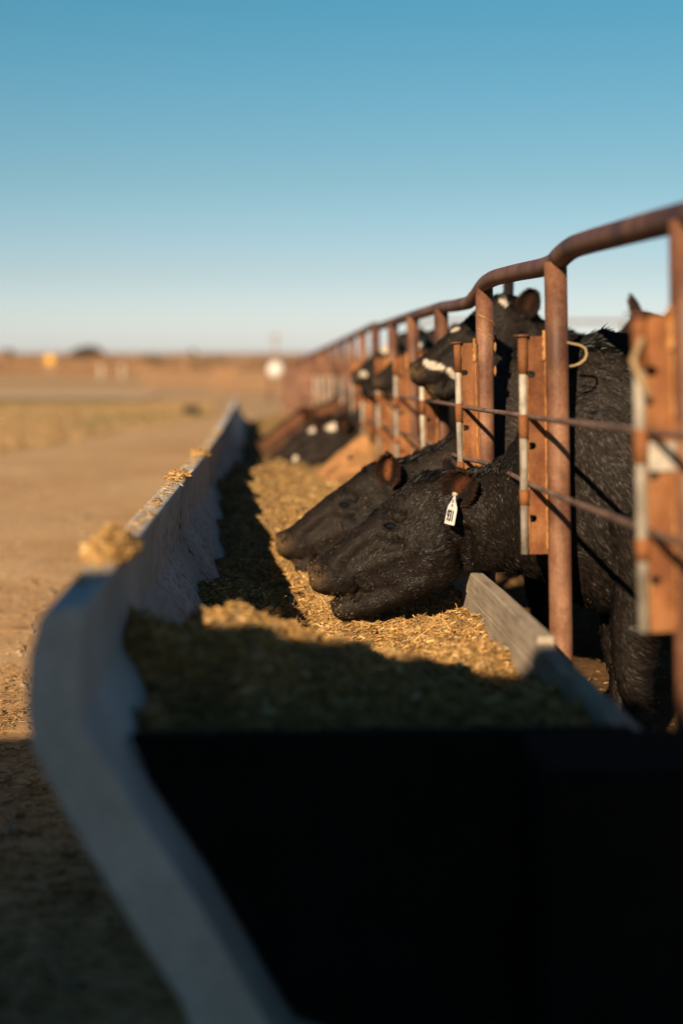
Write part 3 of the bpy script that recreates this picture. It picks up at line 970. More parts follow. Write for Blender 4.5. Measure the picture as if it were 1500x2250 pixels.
def ear_mesh(base, direc, face, L=0.165, W=0.052, colr=BLACK, inner=np.array([0.30, 0.10, 0.045]), hair=500):
    d = Vector(direc).normalized(); f = Vector(face); f = (f - d * f.dot(d)).normalized(); s = d.cross(f)
    nu, nv_ = 18, 13
    V = []; C = []; 
    def pt(u, v, off):
        wv = W * (0.42 + 0.95 * math.sin(math.pi * min(1, u * 0.92 + 0.04)) ** 0.8) * (1 if u < 0.97 else 0.4) * (1 - 0.35 * u)
        cup = 0.028 * (1 - v * v) * (1 - 0.45 * u)
        p = Vector(base) + d * (u * L) + s * (v * wv) - f * (cup + off) + Vector((0, 0, -0.018 * u * u))
        return p
    F = []
    for side, off in ((0, 0.0), (1, 0.006)):
        for a in range(nu):
            for b in range(nv_):
                u = a / (nu - 1); v = -1 + 2 * b / (nv_ - 1)
                e = (1 - abs(v)) * min(1, (1 - u) * 6)
                V.append(pt(u, v, off * min(1, e * 3)))
                if side == 0:
                    k = max(0, min(1, 1.3 - abs(v + 0.15) * 3.4)) * max(0, min(1, (1 - u) * 3)) * max(0, min(1, u * 5))
                    e2 = max(0, (abs(v) - 0.72) / 0.28)
                    C.append(tuple((np.array(colr) * (1 - k) + inner * k) * (1 - e2) + (np.array(colr) * 0.5 + inner * 0.22) * e2))
                else:
                    C.append(tuple(colr * 1.2))
        o = side * nu * nv_
        for a in range(nu - 1):
            for b in range(nv_ - 1):
                q = (o + a*nv_+b, o + a*nv_+b+1, o + (a+1)*nv_+b+1, o + (a+1)*nv_+b)
                F.append(q if side == 0 else q[::-1])
    V = np.array([p[:] for p in V]); C = np.array(C); F = np.array(F)
    # hair along the rim and inside
    HV = []; HC = []
    for _ in range(int(hair * 3)):
        u = random.random() ** 0.7; v = random.choice((-1, 1)) * (random.uniform(0.75, 1.0) if random.random() < 0.75 else random.uniform(0, 0.8))
        p = pt(u, v, -0.001)
        dr = (d * random.uniform(0.3, 1) + s * v * random.uniform(0.1, 0.9) + f * random.uniform(-0.1, 0.7) + Vector([random.gauss(0, .25) for _ in range(3)])).normalized()
        ln = random.uniform(0.007, 0.019); q = Vector([random.gauss(0, 1) for _ in range(3)]).cross(dr).normalized() * 0.00055
        HV += [(p - q)[:], (p + q)[:], (p + dr * ln)[:]]
        cc = colr * random.uniform(0.7, 1.5) if random.random() < 0.6 else np.array([0.11, 0.045, 0.022]) * random.uniform(0.6, 1.4)
        HC += [tuple(cc)] * 3
    HF = np.arange(len(HV)).reshape(-1, 3) + len(V)
    me = np_mesh('ear', np.concatenate([V, np.array(HV)]), [F.astype(np.int32), HF.astype(np.int32)], True, np.concatenate([C, np.array(HC)]))
    return me, pt, d, s, f

def eye_parts(P, side):
    h, nrm = side_hit(P, 855, 1157, side)
    n = Vector((nrm.x * 0.4, side * 1.0, nrm.z * 0.3 + 0.05)).normalized()
    hx = Vector((math.cos(R(10)), 0, -math.sin(R(10))))
    u = (hx - n * hx.dot(n)).normalized(); v = n.cross(u)
    if v.z < 0: v = -v
    c = h - n * 0.006
    # eyeball
    mb = MB(); r = 0.0190; V = []; F = []
    for a in range(9):
        th = math.pi * a / 8
        for b in range(14):
            ph = 2 * math.pi * b / 14
            V.append(c + n * (r * 0.85 * math.cos(th)) + (u * math.cos(ph) * 1.12 + v * math.sin(ph)) * (r * math.sin(th)))
    for a in range(8):
        for b in range(14):
            F.append((a*14+b, a*14+(b+1) % 14, (a+1)*14+(b+1) % 14, (a+1)*14+b))
    mb.add(V, F, True)
    eye = mb.mesh('eye'); eye.materials.append(M['eye'])
    # almond lids
    pts = []; rad = []
    for k in range(25):
        an = 2 * math.pi * k / 24
        ca, sa = math.cos(an), math.sin(an)
        ex = 0.0245 * ca; ey = (0.0150 if sa > 0 else 0.0140) * sa * (1 - 0.25 * abs(ca))
        pts.append(c + n * (0.0110 + 0.003 * abs(sa)) + u * ex + v * ey)
        rad.append(0.0042 if sa > 0.1 else 0.0030)
    lid = MB().tube(pts, rad, 8).mesh('eyelid'); lid.materials.append(M['lid'])
    return eye, lid

def hoof_mesh(x, y, s):
    mb = MB()
    for q in (-1, 1):
        prof_ = [(-0.062, 0.0), (0.045, 0.0), (0.04, 0.045), (-0.025, 0.06)]
        pr = [(x - 0.01 + a, b) for a, b in prof_]
        mb.prism_y(pr, [y + q*0.027 - 0.022, y + q*0.027 + 0.022])
    return mb

def debris(P, n, kind, seed):
    """bits of feed stuck to the muzzle and coat"""
    me = P.me
    cand = []
    Vx = P.V
    if kind == 'muzzle':
        m = np.array(P.hp(684, 1268)); m2 = np.array(P.hp(745, 1345)); m3 = np.array(P.hp(730, 1316))
        d = np.minimum(np.linalg.norm(Vx[:, [0, 2]] - m, axis=1), 0.6 * np.linalg.norm(Vx[:, [0, 2]] - m2, axis=1) + 0.006)
        d = np.minimum(d, 1.5 * np.linalg.norm(Vx[:, [0, 2]] - m3, axis=1))
        w_ = np.exp(-(d / 0.026) ** 2)
    else:
        rel = Vx[:, 0] - P.hp(677, 1263)[0]
        w_ = np.where((rel > 0.05) & (rel < 0.95), 1.0, 0.0) * np.where(Vx[:, 1] < P.yh(700) + 0.02, 1, 0.1) * np.clip(0.4 + 1.2 * fbm(Vx[:, 0] * 7, Vx[:, 2] * 7, 4, 3), 0, 1)
    idx = rng.choice(len(Vx), n, p=w_ / w_.sum())
    Nn = np.array([me.vertices[int(i)].normal[:] for i in idx])
    L = rng.uniform(0.002, 0.006, n) if kind == 'muzzle' else rng.uniform(0.002, 0.006, n)
    W = L * rng.uniform(0.2, 0.5, n)
    Pp = Vx[idx] + rng.normal(0, 0.001, (n, 3)) + Nn * (0.0006 if kind == 'muzzle' else 0.005)
    cc = chip_cols(n, 0.55 if kind == 'muzzle' else 0.6)
    V, F, C = chips(Pp, Nn, L, W, W * 0.4, cc, 0.8)
    me = np_mesh('feed_bits', V, F, False, C); me.materials.append(M['chip'])
    return me

def assemble(P, base, origin_xy, name, label, group, nfur, white=None, ears=None, tagfn=None, lenf=None, xmax=1.15, bits=True, inner=None, seed=1):
    V = P.V
    cols = paint(P, V, base, white, seed)
    at = P.me.color_attributes.new('Col', 'FLOAT_COLOR', 'POINT') if 'Col' not in P.me.color_attributes else P.me.color_attributes['Col']
    c4 = np.ones((len(V), 4), np.float32); c4[:, :3] = cols; at.data.foreach_set('color', c4.reshape(-1))
    if len(P.me.materials) == 0: P.me.materials.append(M['hide'])
    ox, oy = origin_xy
    root = empty(name, (ox + float(cx(oy)), oy, hz(-1.07, oy)))
    tag(root, label, 'cow', group)
    O = Vector((ox, oy, -1.07))
    def put(nm, me, par=None):
        if not me.get('moved'):
            me.transform(Matrix.Translation(-O)); me['moved'] = 1
        return link(nm, me, None, par or root)
    body = None
    parts = []
    if nfur:
        fm = fur_mesh(P, cols, nfur, xmax, lenf, seed=seed); fm.materials.append(M['fur'])
        parts.append(('fur', fm))
    for s in (-1, 1):
        e, l = eye_parts(P, s)
        parts.append(('eye', e)); parts.append(('eyelid', l))
    for s in (-1, 1):
        h, nn = side_hit(P, 700, 1254, s)
        V_ = []; F_ = []
        c_ = Vector(h) + Vector((0.002, -s * 0.001, 0)); ax_ = Vector((0.45, 0, 0.89)); bx_ = Vector((-0.80, s * 0.45, 0.40))
        for a in range(7):
            th = math.pi * a / 6
            for b_ in range(10):
                ph = 2 * math.pi * b_ / 10
                V_.append(c_ + ax_ * (0.0125 * math.sin(th) * math.cos(ph)) + bx_ * (0.006 * math.sin(th) * math.sin(ph)) + Vector((-0.3, s, 0)) * (0.0035 * math.cos(th)))
        for a in range(6):
            for b_ in range(10): F_.append((a*10+b_, a*10+(b_+1) % 10, (a+1)*10+(b_+1) % 10, (a+1)*10+b_))
        nm_ = MB().add(V_, F_, True).mesh('nostril'); nm_.materials.append(M['nostril']); parts.append(('nostril', nm_))
    erefs = []
    for (epx, epy, s, direc, face, L, W) in ears:
        h, nn = side_hit(P, epx, epy, s)
        b = Vector(h) + Vector((0, s * 0.016, 0))
        em, pt, d, sv, f = ear_mesh(b, direc, face, L, W, base, inner if inner is not None else np.array([0.15, 0.048, 0.022]), 650 if nfur else 60)
        em.materials.append(M['earfur']); parts.append(('ear', em)); erefs.append((pt, d, sv, f))
    if bits:
        parts.append(('feed_bits', debris(P, 520, 'muzzle', seed)))
        parts.append(('feed_bits', debris(P, 110, 'coat', seed)))
    extra = tagfn(P, erefs) if tagfn else []
    P.me.transform(Matrix.Translation(-O)); 
    body = link('body', P.me, None, root)
    for nm, m_ in parts:
        m_.transform(Matrix.Translation(-O))
        o = link(nm, m_, None, root)
        if nm in ('fur', 'feed_bits'): o['kind'] = 'stuff'
    for nm, m_, sub in extra:
        m_.transform(Matrix.Translation(-O))
        o = link(nm, m_, None, root)
        for snm, sm_ in sub:
            sm_.transform(Matrix.Translation(-O)); link(snm, sm_, None, o)
    return root

def body_secs(x0, top, bot, y, ys=None):
    """shoulder to rump, nine sections from x0 on"""
    dx = [0.0, 0.15, 0.35, 0.65, 0.95, 1.2, 1.38, 1.50, 1.55]
    tp = [0.0, 0.008, 0.0, -0.01, -0.005, 0.0, -0.01, -0.05, -0.12]
    bt = [0.0, -0.02, -0.02, -0.04, -0.02, 0.04, 0.12, 0.22, 0.34]
    hw = [0.20, 0.25, 0.29, 0.33, 0.32, 0.29, 0.24, 0.17, 0.07]
    yy = ys or [y] * 9
    out = []
    for i in range(9):
        out.append(sec_world((x0 + dx[i], top + tp[i]), (x0 + dx[i] + (0.02 if i == 0 else 0), bot + bt[i]), hw[i], yy[i], 2.0, 2.2))
    return out

def pxz(px, py, zs): return ((px - 585) * zs * S, (830 - py) * zs * S)

# --- pose one: the sharp black animal, head down, body swung towards the camera
yh1 = lambda px: 4.235 - 0.00012 * max(0, px - 850)
neck1 = []
for (tx, ty, bx, by, hw, zs) in [(992,1042,1062,1258,0.090,0.872), (1036,1040,1088,1262,0.096,0.866), (1088,1026,1136,1266,0.106,0.858), (1150,962,1196,1276,0.128,0.845), (1215,850,1250,1302,0.160,0.832)]:
    neck1.append(sec_world(pxz(tx, ty, zs), pxz(bx, by, zs), hw, zs * Z1, 1.9, 1.8))
b1 = body_secs(0.885, 0.103, -0.640, 0, [3.93, 3.90, 3.885, 3.88, 3.88, 3.88, 3.88, 3.88, 3.88])
m1 = pxz(677, 1263, 0.88)
P1 = make_pose(m1[0], m1[1], yh1, neck1 + b1, 0.0055)

def len_cow(rel, Pp, nn):
    L = np.interp(rel, [0, 0.08, 0.25, 0.40, 0.55, 0.8, 1.2], [0.005, 0.008, 0.011, 0.014, 0.017, 0.021, 0.026])
    L = L * np.where((nn[:, 2] > 0.75) & (rel > 0.30), 1.9, 1.0)      # crest and poll
    return L

def text_mesh(body, size, origin, ax, ay, nrm, thick=0.0006):
    cu = bpy.data.curves.new('txt', 'FONT'); cu.body = body; cu.size = size; cu.align_x = 'CENTER'; cu.align_y = 'CENTER'; cu.extrude = thick
    cu.offset = 0.0004
    o = bpy.data.objects.new('txt', cu); col.objects.link(o)
    dg = bpy.context.evaluated_depsgraph_get()
    me = bpy.data.meshes.new_from_object(o.evaluated_get(dg))
    bpy.data.objects.remove(o); bpy.data.curves.remove(cu)
    mt = Matrix((ax.to_4d(), ay.to_4d(), nrm.to_4d(), Vector((0, 0, 0, 1)))).transposed()
    mt = Matrix(((ax.x, ay.x, nrm.x, origin.x), (ax.y, ay.y, nrm.y, origin.y), (ax.z, ay.z, nrm.z, origin.z), (0, 0, 0, 1)))
    me.transform(mt)
    me.materials.clear(); me.materials.append(M['ink'])
    return me

def tag_meshes(topP, mat, big, small, down=Vector((-0.20, -0.06, -0.97)), nrm=Vector((-0.93, -0.36, 0.12))):
    ay = -down.normalized(); nz = (nrm - ay * nrm.dot(ay)).normalized(); ax = ay.cross(nz)
    prof_ = [(a * 0.84, b * 0.84) for a, b in [(-0.004, 0.0), (0.004, 0.0), (0.010, -0.018), (0.030, -0.040), (0.0325, -0.050), (0.0335, -0.098), (0.031, -0.102), (-0.031, -0.102), (-0.0335, -0.098), (-0.0325, -0.050), (-0.030, -0.040), (-0.010, -0.018)]]
    V = []; F = []
    for q in (0.0009, -0.0009):
        for a, b in prof_:
            V.append(topP + ax * a + ay * b + nz * (q + 0.10 * a * a * -8))
    n = len(prof_)
    F.append(tuple(range(n))); F.append(tuple(range(n, 2 * n))[::-1])
    for k in range(n): F.append((k, n + k, n + (k + 1) % n, (k + 1) % n))
    t = MB().add(V, F).mesh('ear_tag'); t.materials.append(mat)
    st = MB().tube([topP + nz * 0.006 + ay * 0.002, topP - nz * 0.008 + ay * 0.002], 0.006, 10).mesh('tag_stud'); st.materials.append(M['galv'])
    sub = [('tag_stud', st)]
    if big:
        sub.append(('tag_number', text_mesh(big, 0.028, topP + ay * -0.062 + nz * 0.0018, ax * 0.95, ay * 1.6, nz)))
        for s_, off in small:
            sub.append(('tag_letter', text_mesh(s_, 0.013, topP + ay * off + nz * 0.0018, ax, ay, nz)))
    return ('ear_tag', t, sub)

def tag1(P, er):
    pt, d, s, f = er[0]
    top = Vector((P.hp(982, 1080)[0], 0, P.hp(982, 1080)[1]))
    p = pt(0.55, 0.25, -0.004)
    p = Vector((top.x, p.y - 0.012, top.z))
    return [tag_meshes(p, M['white'], '931', [('5', -0.0185), ('x', -0.0295)])]

G = 'cattle feeding at the bunk'
ears1 = [(975, 1098, -1, (0.30, -0.66, 0.60), (-0.55, -0.76, -0.15), 0.155, 0.045), (975, 1072, 1, (0.30, 0.85, 0.30), (-0.75, 0.4, 0.05), 0.150, 0.050)]
cow1 = assemble(P1, BLACK, (0.98, 3.90), 'black_cow', 'sharp black cow with numbered white ear tag, mouth open in the feed', G, 190000, None, ears1, tag1, len_cow, seed=1)

# --- pose two: head down, straight body (second black animal and the far ones)
y2 = 5.15
m2 = pxz(606, 1186, 1.07)
yh2 = lambda px: y2
rot2 = R(-3.0)
nk2 = [(0.500, -0.292, 0.585, -0.585, 0.092), (0.560, -0.270, 0.640, -0.566, 0.100), (0.640, -0.232, 0.70, -0.560, 0.112), (0.730, -0.150, 0.77, -0.575, 0.135), (0.80, -0.02, 0.83, -0.600, 0.165)]
neck2 = [sec_world((a, b), (c, d), h, y2, 1.9, 1.8) for a, b, c, d, h in nk2]
P2 = make_pose(m2[0], m2[1], yh2, neck2 + body_secs(0.885, 0.085, -0.640, y2), 0.0075, rot=rot2, jaw_close=14)
ears2 = [(955, 1100, -1, (0.05, -0.55, 0.80), (-0.45, -0.85, -0.30), 0.160, 0.040), (965, 1078, 1, (0.2, 0.85, 0.35), (-0.75, 0.4, 0.05), 0.145, 0.050)]
cow2 = assemble(P2, BLACK * 1.15, (0.98, y2), 'black_cow', 'black cow behind the tagged one with its orange-lined ear turned to the camera', G, 80000, None, ears2, None, len_cow, seed=2, inner=np.array([0.42, 0.15, 0.06]))

# --- pose three: head raised over the rods
y3 = 5.56
m3 = pxz(899, 813, y3 / Z1)
yh3 = lambda px: y3
nk3 = [(1.02, 0.300, 0.955, -0.06, 0.092), (1.075, 0.235, 1.00, -0.20, 0.108), (1.16, 0.190, 1.08, -0.36, 0.130), (1.28, 0.155, 1.17, -0.50, 0.160), (1.40, 0.125, 1.29, -0.58, 0.190)]
neck3 = [sec_world((a, b), (c, d), h, y3, 1.9, 1.8) for a, b, c, d, h in nk3]
P3 = make_pose(m3[0], m3[1], yh3, neck3 + body_secs(1.53, 0.100, -0.630, y3), 0.008, jaw_close=22)
wh3 = [(719, 1244, 768, 1259, 10), (786, 1264, 804, 1284, 10), (938, 1050, 950, 1075, 11), (800, 1150, 815, 1142, 4)]
ears3 = [(1000, 1108, -1, (0.18, -0.55, 0.78), (-0.50, -0.80, -0.25), 0.140, 0.040), (965, 1066, 1, (0.2, 0.6, 0.75), (-0.75, 0.4, 0.05), 0.160, 0.040)]
cow3 = assemble(P3, BLACK * 1.1, (1.65, y3), 'black_cow', 'black cow holding its head up over the rods, white streak beside its mouth', 'cattle with raised heads', 60000, wh3, ears3, None, len_cow, seed=3, inner=np.array([0.07, 0.03, 0.018]), xmax=1.0)

# --- more animals further along: copies with their own coat
def recolour(me, P, base, white, seed):
    m = me.copy()
    V = P.V
    cols = paint(P, V, base, white, seed)
    c4 = np.ones((len(V), 4), np.float32); c4[:, :3] = cols
    m.color_attributes['Col'].data.foreach_set('color', c4.reshape(-1))
    return m
def copy_cow(src, P, loc, rz, sc, base, white, label, group, name, seed, tagmat=None):
    r = src.copy(); col.objects.link(r)
    r.name = name
    r.location = loc; r.rotation_euler = (0, 0, rz); r.scale = (sc,) * 3
    r['label'] = label; r['group'] = group
    for ch in src.children:
        k = ch.name.split('.')[0]
        if k in ('fur', 'feed_bits', 'eyelid', 'ear_tag'): continue
        c = ch.copy(); col.objects.link(c); c.parent = r
        if k == 'body': c.data = recolour(ch.data, P, base, white, seed)
        if k == 'ear':
            m = ch.data.copy(); n = len(m.vertices)
            c4 = np.zeros(n * 4, np.float32); m.color_attributes['Col'].data.foreach_get('color', c4); c4 = c4.reshape(-1, 4)
            c4[:, :3] = c4[:, :3] * 0.3 + np.array(base) * 0.8
            m.color_attributes['Col'].data.foreach_set('color', c4.reshape(-1)); c.data = m
    if tagmat:
        topx, topz = P.hp(982, 1090)
        t = tag_meshes(Vector((topx - 0.98, -0.16, topz + 1.07)), tagmat, None, [])
        o = link('ear_tag', t[1], None, r)
        for snm, sm_ in t[2]: link(snm, sm_, None, o)
    return r
FACE = [(738, 1240, 748, 1228, 13), (905, 1078, 932, 1064, 18)]
far = [
 # y, dx, rz, scale, coat, white marks, name, label, tag
 (8.60, 0.16, 0.28, 0.98, TAN, None, 'tan_cow', 'tan cow feeding head down past the second black one', None),
 (9.70, 0.08, 0.16, 1.02, BLACK * 1.2, FACE, 'black_cow', 'black cow with white blaze feeding just past the tan one', None),
 (10.88, 0.0, 0.26, 1.0, BLACK * 1.2, None, 'black_cow', 'all black cow feeding beyond the white-blazed one', None),
 (12.02, -0.04, 0.1, 1.03, RED, None, 'brown_cow', 'reddish brown cow feeding far down the bunk with a green ear tag', 'green'),
 (13.4, 0.02, 0.22, 1.0, BLACK * 1.3, FACE, 'black_cow', 'far black cow with pale face and blue ear tag', 'bluetag'),
 (10.24, -0.04, -0.06, 0.96, BLACK * 1.6, [(905, 1078, 932, 1064, 16)], 'black_cow', 'black cow with white poll squeezed in between two darker heads', None),
 (11.40, -0.06, -0.04, 0.98, np.array([0.06, 0.03, 0.017]), None, 'brown_cow', 'dark chocolate cow feeding just before the green-tagged one', None),
 (12.58, -0.08, -0.02, 1.0, BLACK * 1.6, None, 'black_cow', 'plain black cow feeding just past the green-tagged one', None),
 (14.55, 0.0, 0.1, 0.98, RED * 1.2, None, 'brown_cow', 'brown cow feeding farthest down the bunk', None),
]
for i, (y, dx, rz, sc, base, wm, nm, lab, tg) in enumerate(far):
    copy_cow(cow2, P2, (0.98 + dx + float(cx(y)), y, hz(-1.07, y)), rz, sc, base, wm, lab, G, nm, 20 + i, M[tg] if tg else None)
up = [
 (7.68, 1.62, 0.02, 0.96, BLACK * 1.2, [(850, 1125, 885, 1098, 15)], 'black_cow', 'black cow with white face looking out between the fence posts'),
 (9.16, 1.62, 0.0, 0.98, BLACK * 1.2, [(840, 1135, 890, 1100, 18), (730, 1250, 745, 1255, 12)], 'black_cow', 'far cow with broad white face behind the crowded posts'),
 (6.75, 2.35, 0.5, 0.985, np.array([0.030, 0.016, 0.010]), None, 'brown_cow', 'dark brown cow standing deeper in the pen behind the tagged cow'),
]
for i, (y, x, rz, sc, base, wm, nm, lab) in enumerate(up):
    copy_cow(cow3, P3, (x + float(cx(y)), y, hz(-1.07, y)), rz, sc, base, wm, lab, 'cattle with raised heads', nm, 40 + i)

# ------------------------------------------------------------------ small things on the fence
def loop_tube(c, pts, r, name, label, mat, cat):
    o = MB().tube([Vector(c) + Vector(p) for p in pts], r, 8).build(name, mat)
    return tag(o, label, cat)
c = (0.785, 3.615, hz(0.055, 3.63))
loop_tube(c, [(-0.02, -0.02, 0.035), (0.012, -0.03, 0.028), (0.025, -0.03, 0.020), (0.029, -0.03, 0.006), (0.024, -0.03, -0.008), (0.012, -0.03, -0.018), (0.0, -0.02, -0.024), (-0.012, -0.015, -0.026)], 0.0030, 'twine_loop', 'tan twine loop sticking out beside the tall middle post', M['twine'], 'twine')
c = (0.665, 2.515, hz(0.02, 2.53))
loop_tube(c, [(0.0, -0.018, 0.05), (-0.008, -0.02, 0.03), (-0.016, -0.02, 0.012), (-0.010, -0.02, -0.006), (0.002, -0.02, -0.03), (0.012, -0.02, -0.055)], 0.006, 'twine_loop', 'pale twine knotted round the nearest galvanised upright', M['twine'], 'twine')
# white tag hanging from the lower rod at the right edge
ty = 2.62
tg = MB()
pr = [(-0.012, 0.0), (0.012, 0.0), (0.030, -0.03), (0.032, -0.105), (-0.026, -0.105), (-0.024, -0.03)]
tg.prism_y([(0.792 + a, hz(-0.262, ty) + b) for a, b in pr], [ty, ty + 0.002])
tag(tg.build('white_tag', M['white']), 'blurred white tag hanging on the fence at the right edge', 'tag')

# ------------------------------------------------------------------ loose straw on the alley
n = 5200
yy = 1.9 + 9.0 * rng.uniform(0, 1, n) ** 1.5; xx = -0.36 - np.abs(rng.normal(0, 0.55, n)) + cx(yy)
xx = np.where(rng.uniform(0, 1, n) < 0.2, -0.3 - rng.uniform(0, 3.2, n), xx)
Lq = rng.lognormal(math.log(0.022), 0.6, n).clip(0.006, 0.11); Wq = (Lq * 0.12).clip(0.0015, 0.005)
ya_ = rng.uniform(2.0, 5.2, 5200); xa_ = -0.12 - rng.uniform(0, 1, 5200) ** 1.3 * 1.1
yy = np.concatenate([yy, ya_]); xx = np.concatenate([xx, xa_]); n = len(yy)
La_ = rng.lognormal(math.log(0.045), 0.5, 5200).clip(0.01, 0.16); Lq = np.concatenate([Lq, La_]); Wq = np.concatenate([Wq, np.full(5200, 0.0022)])
zz = g(yy) + 0.012 + road_h(xx, yy) + 0.004
V, F, C = chips(np.stack([xx, yy, zz], -1), np.tile([0, 0, 1.0], (n, 1)), Lq, Wq, Wq * 0.4, chip_cols(n, 0.8), 0.15)
tag(link('loose_straw', np_mesh('loose_straw', V, F, False, C), M['chip']), 'loose straw and chaff scattered on the dirt alley beside the bunk', 'straw', kind='stuff')
# lumps of dirt and pebbles
n = 2600
yy = 1.8 + 14.0 * rng.uniform(0, 1, n) ** 1.4; xx = -0.3 - rng.uniform(0, 1, n) ** 1.3 * 3.0 + cx(yy)
r_ = rng.lognormal(math.log(0.006), 0.5, n).clip(0.002, 0.025)
zz = g(yy) + 0.012 + road_h(xx, yy) + r_ * 0.2
pal = np.array([[0.36, 0.26, 0.16], [0.26, 0.18, 0.11], [0.44, 0.36, 0.26]])[rng.integers(0, 3, n)]
V, F, C = chips(np.stack([xx, yy, zz], -1), np.tile([0, 0, 1.0], (n, 1)), r_ * 1.6, r_ * 1.3, r_, pal, 0.4)
tag(link('dirt_crumbs', np_mesh('dirt_crumbs', V, F, False, C), M['chip']), 'small clods and pebbles on the dirt alley', 'gravel', kind='stuff')
# straw litter in the pen
n = 5000
yy = rng.uniform(2.2, 9, n); xx = rng.uniform(0.7, 3.6, n)
Lq = rng.lognormal(math.log(0.022), 0.5, n).clip(0.006, 0.07); Wq = (Lq * 0.16).clip(0.002, 0.006)
zz = g(yy) + 0.035 + pen_h(xx, yy) + 0.004
V, F, C = chips(np.stack([xx, yy, zz], -1), np.tile([0, 0, 1.0], (n, 1)), Lq, Wq, Wq * 0.4, chip_cols(n, 0.7), 0.3)
tag(link('pen_litter', np_mesh('pen_litter', V, F, False, C), M['chip']), 'trampled straw litter on the pen floor behind the fence', 'litter', kind='stuff')

# ------------------------------------------------------------------ dry grass beyond the alley
n = 46000
yy = rng.uniform(18, 66, n)
edge = np.where(yy < 42, -3.9 + 0.11 * np.maximum(0, yy - 17) - 0.1, -1.8 - 0.02 * (yy - 42))
xx = edge - np.abs(rng.uniform(0, 1, n)) ** 1.2 * 16
pk = fbm(xx * 0.25, yy * 0.12, 55, 4)
keep = (pk + rng.uniform(-0.4, 0.5, n)) > 0.0
xx, yy, pk = xx[keep], yy[keep], pk[keep]; n = len(xx)
hgt = rng.uniform(0.05, 0.20, n) * (0.7 + np.clip(pk, 0, 0.6))
an = rng.uniform(0, np.pi, n); wd = rng.uniform(0.012, 0.03, n)
b = np.stack([xx, yy, g(yy) - 0.012], -1)
sdv = np.stack([np.cos(an), np.sin(an), 0 * an], -1) * wd[:, None]
tip = b + np.stack([rng.normal(0, 0.04, n), rng.normal(0, 0.04, n), hgt], -1)
V = np.stack([b - sdv, b + sdv, tip], 1).reshape(-1, 3); F = np.arange(3 * n).reshape(-1, 3)
gr = np.clip(fbm(xx * 0.3 + 9, yy * 0.10, 66, 3) * 2.6, 0, 1)[:, None]
cc = (np.array([0.38, 0.25, 0.12]) * (1 - gr) + np.array([0.13, 0.15, 0.05]) * gr) * rng.uniform(0.7, 1.25, (n, 1))
tag(link('dry_grass', np_mesh('dry_grass', V, F, False, np.repeat(cc, 3, 0)), M['blade']), 'dry grass with green patches on the verge left of the alley', 'grass', kind='stuff')

# ------------------------------------------------------------------ background
def at(px, D, py=None):
    """world x for photo column px at distance D; z for row py"""
    th = R(3.02)
    l = (px - 750) / 3125.0
    dx = math.sin(th) + l * math.cos(th); dy = math.cos(th) - l * math.sin(th)
    x, y = dx * D, dy * D
    z = None if py is None else CAMH + (775 - py) / 3125.0 * D
    return (x, y) if py is None else (x, y, z)

def board_fence(pxa, pxb, D, nb, h, label, bays):
    xa, ya = at(pxa, D); xb, yb = at(pxb, D)
    z0 = float(g(ya)) - 0.02
    f = empty('board_fence', (xa, ya, z0)); tag(f, label, 'fence', 'far pen fences')
    for k in range(bays + 1):
        q = k / bays; x = (xb - xa) * q; y = (yb - ya) * q
        MB().box(x - 0.06, x + 0.06, y - 0.06, y + 0.06, 0, h * 1.08).build('post', M['farwood'], f)
        if k < bays:
            q2 = (k + 1) / bays; x2 = (xb - xa) * q2; y2_ = (yb - ya) * q2
            for j in range(nb):
                zc = h * (0.16 + 0.84 * j / (nb - 1)) + random.uniform(-0.02, 0.02)
                hw = h * 0.30 / nb
                yo = y - 0.09; yo2 = y2_ - 0.09
                V = [(x+0.02, yo, zc-hw), (x2-0.02, yo2, zc-hw), (x2-0.02, yo2, zc+hw), (x+0.02, yo, zc+hw), (x+0.02, yo-0.04, zc-hw), (x2-0.02, yo2-0.04, zc-hw), (x2-0.02, yo2-0.04, zc+hw), (x+0.02, yo-0.04, zc+hw)]
                MB().add(V, [(0,1,2,3),(7,6,5,4),(0,4,5,1),(1,5,6,2),(2,6,7,3),(3,7,4,0)]).build('board', M['farwood'], f)
board_fence(318, 520, 100, 4, 1.25, 'long reddish board fence of a far pen at the end of the alley', 5)
board_fence(470, 640, 84, 4, 1.2, 'nearer reddish board fence meeting the pipe fence', 4)
board_fence(130, 330, 150, 3, 1.3, 'low brown board fence below the dark bush', 5)
# white gate posts beside the bush
for px, lab in ((222, 'white gate post right of the dark bush'), (268, 'white gate post left of the far pen')):
    x, y = at(px, 130)
    p = empty('gate_post', (x, y, float(g(y)) - 0.02)); tag(p, lab, 'post', 'white gate posts')
    MB().tube([(0, 0, 0), (0, 0, 1.35)], 0.07, 10).build('shaft', M['white'], p)
    MB().tube([(0, 0, 1.35), (0, 0, 1.40)], 0.09, 10).build('cap', M['white'], p)

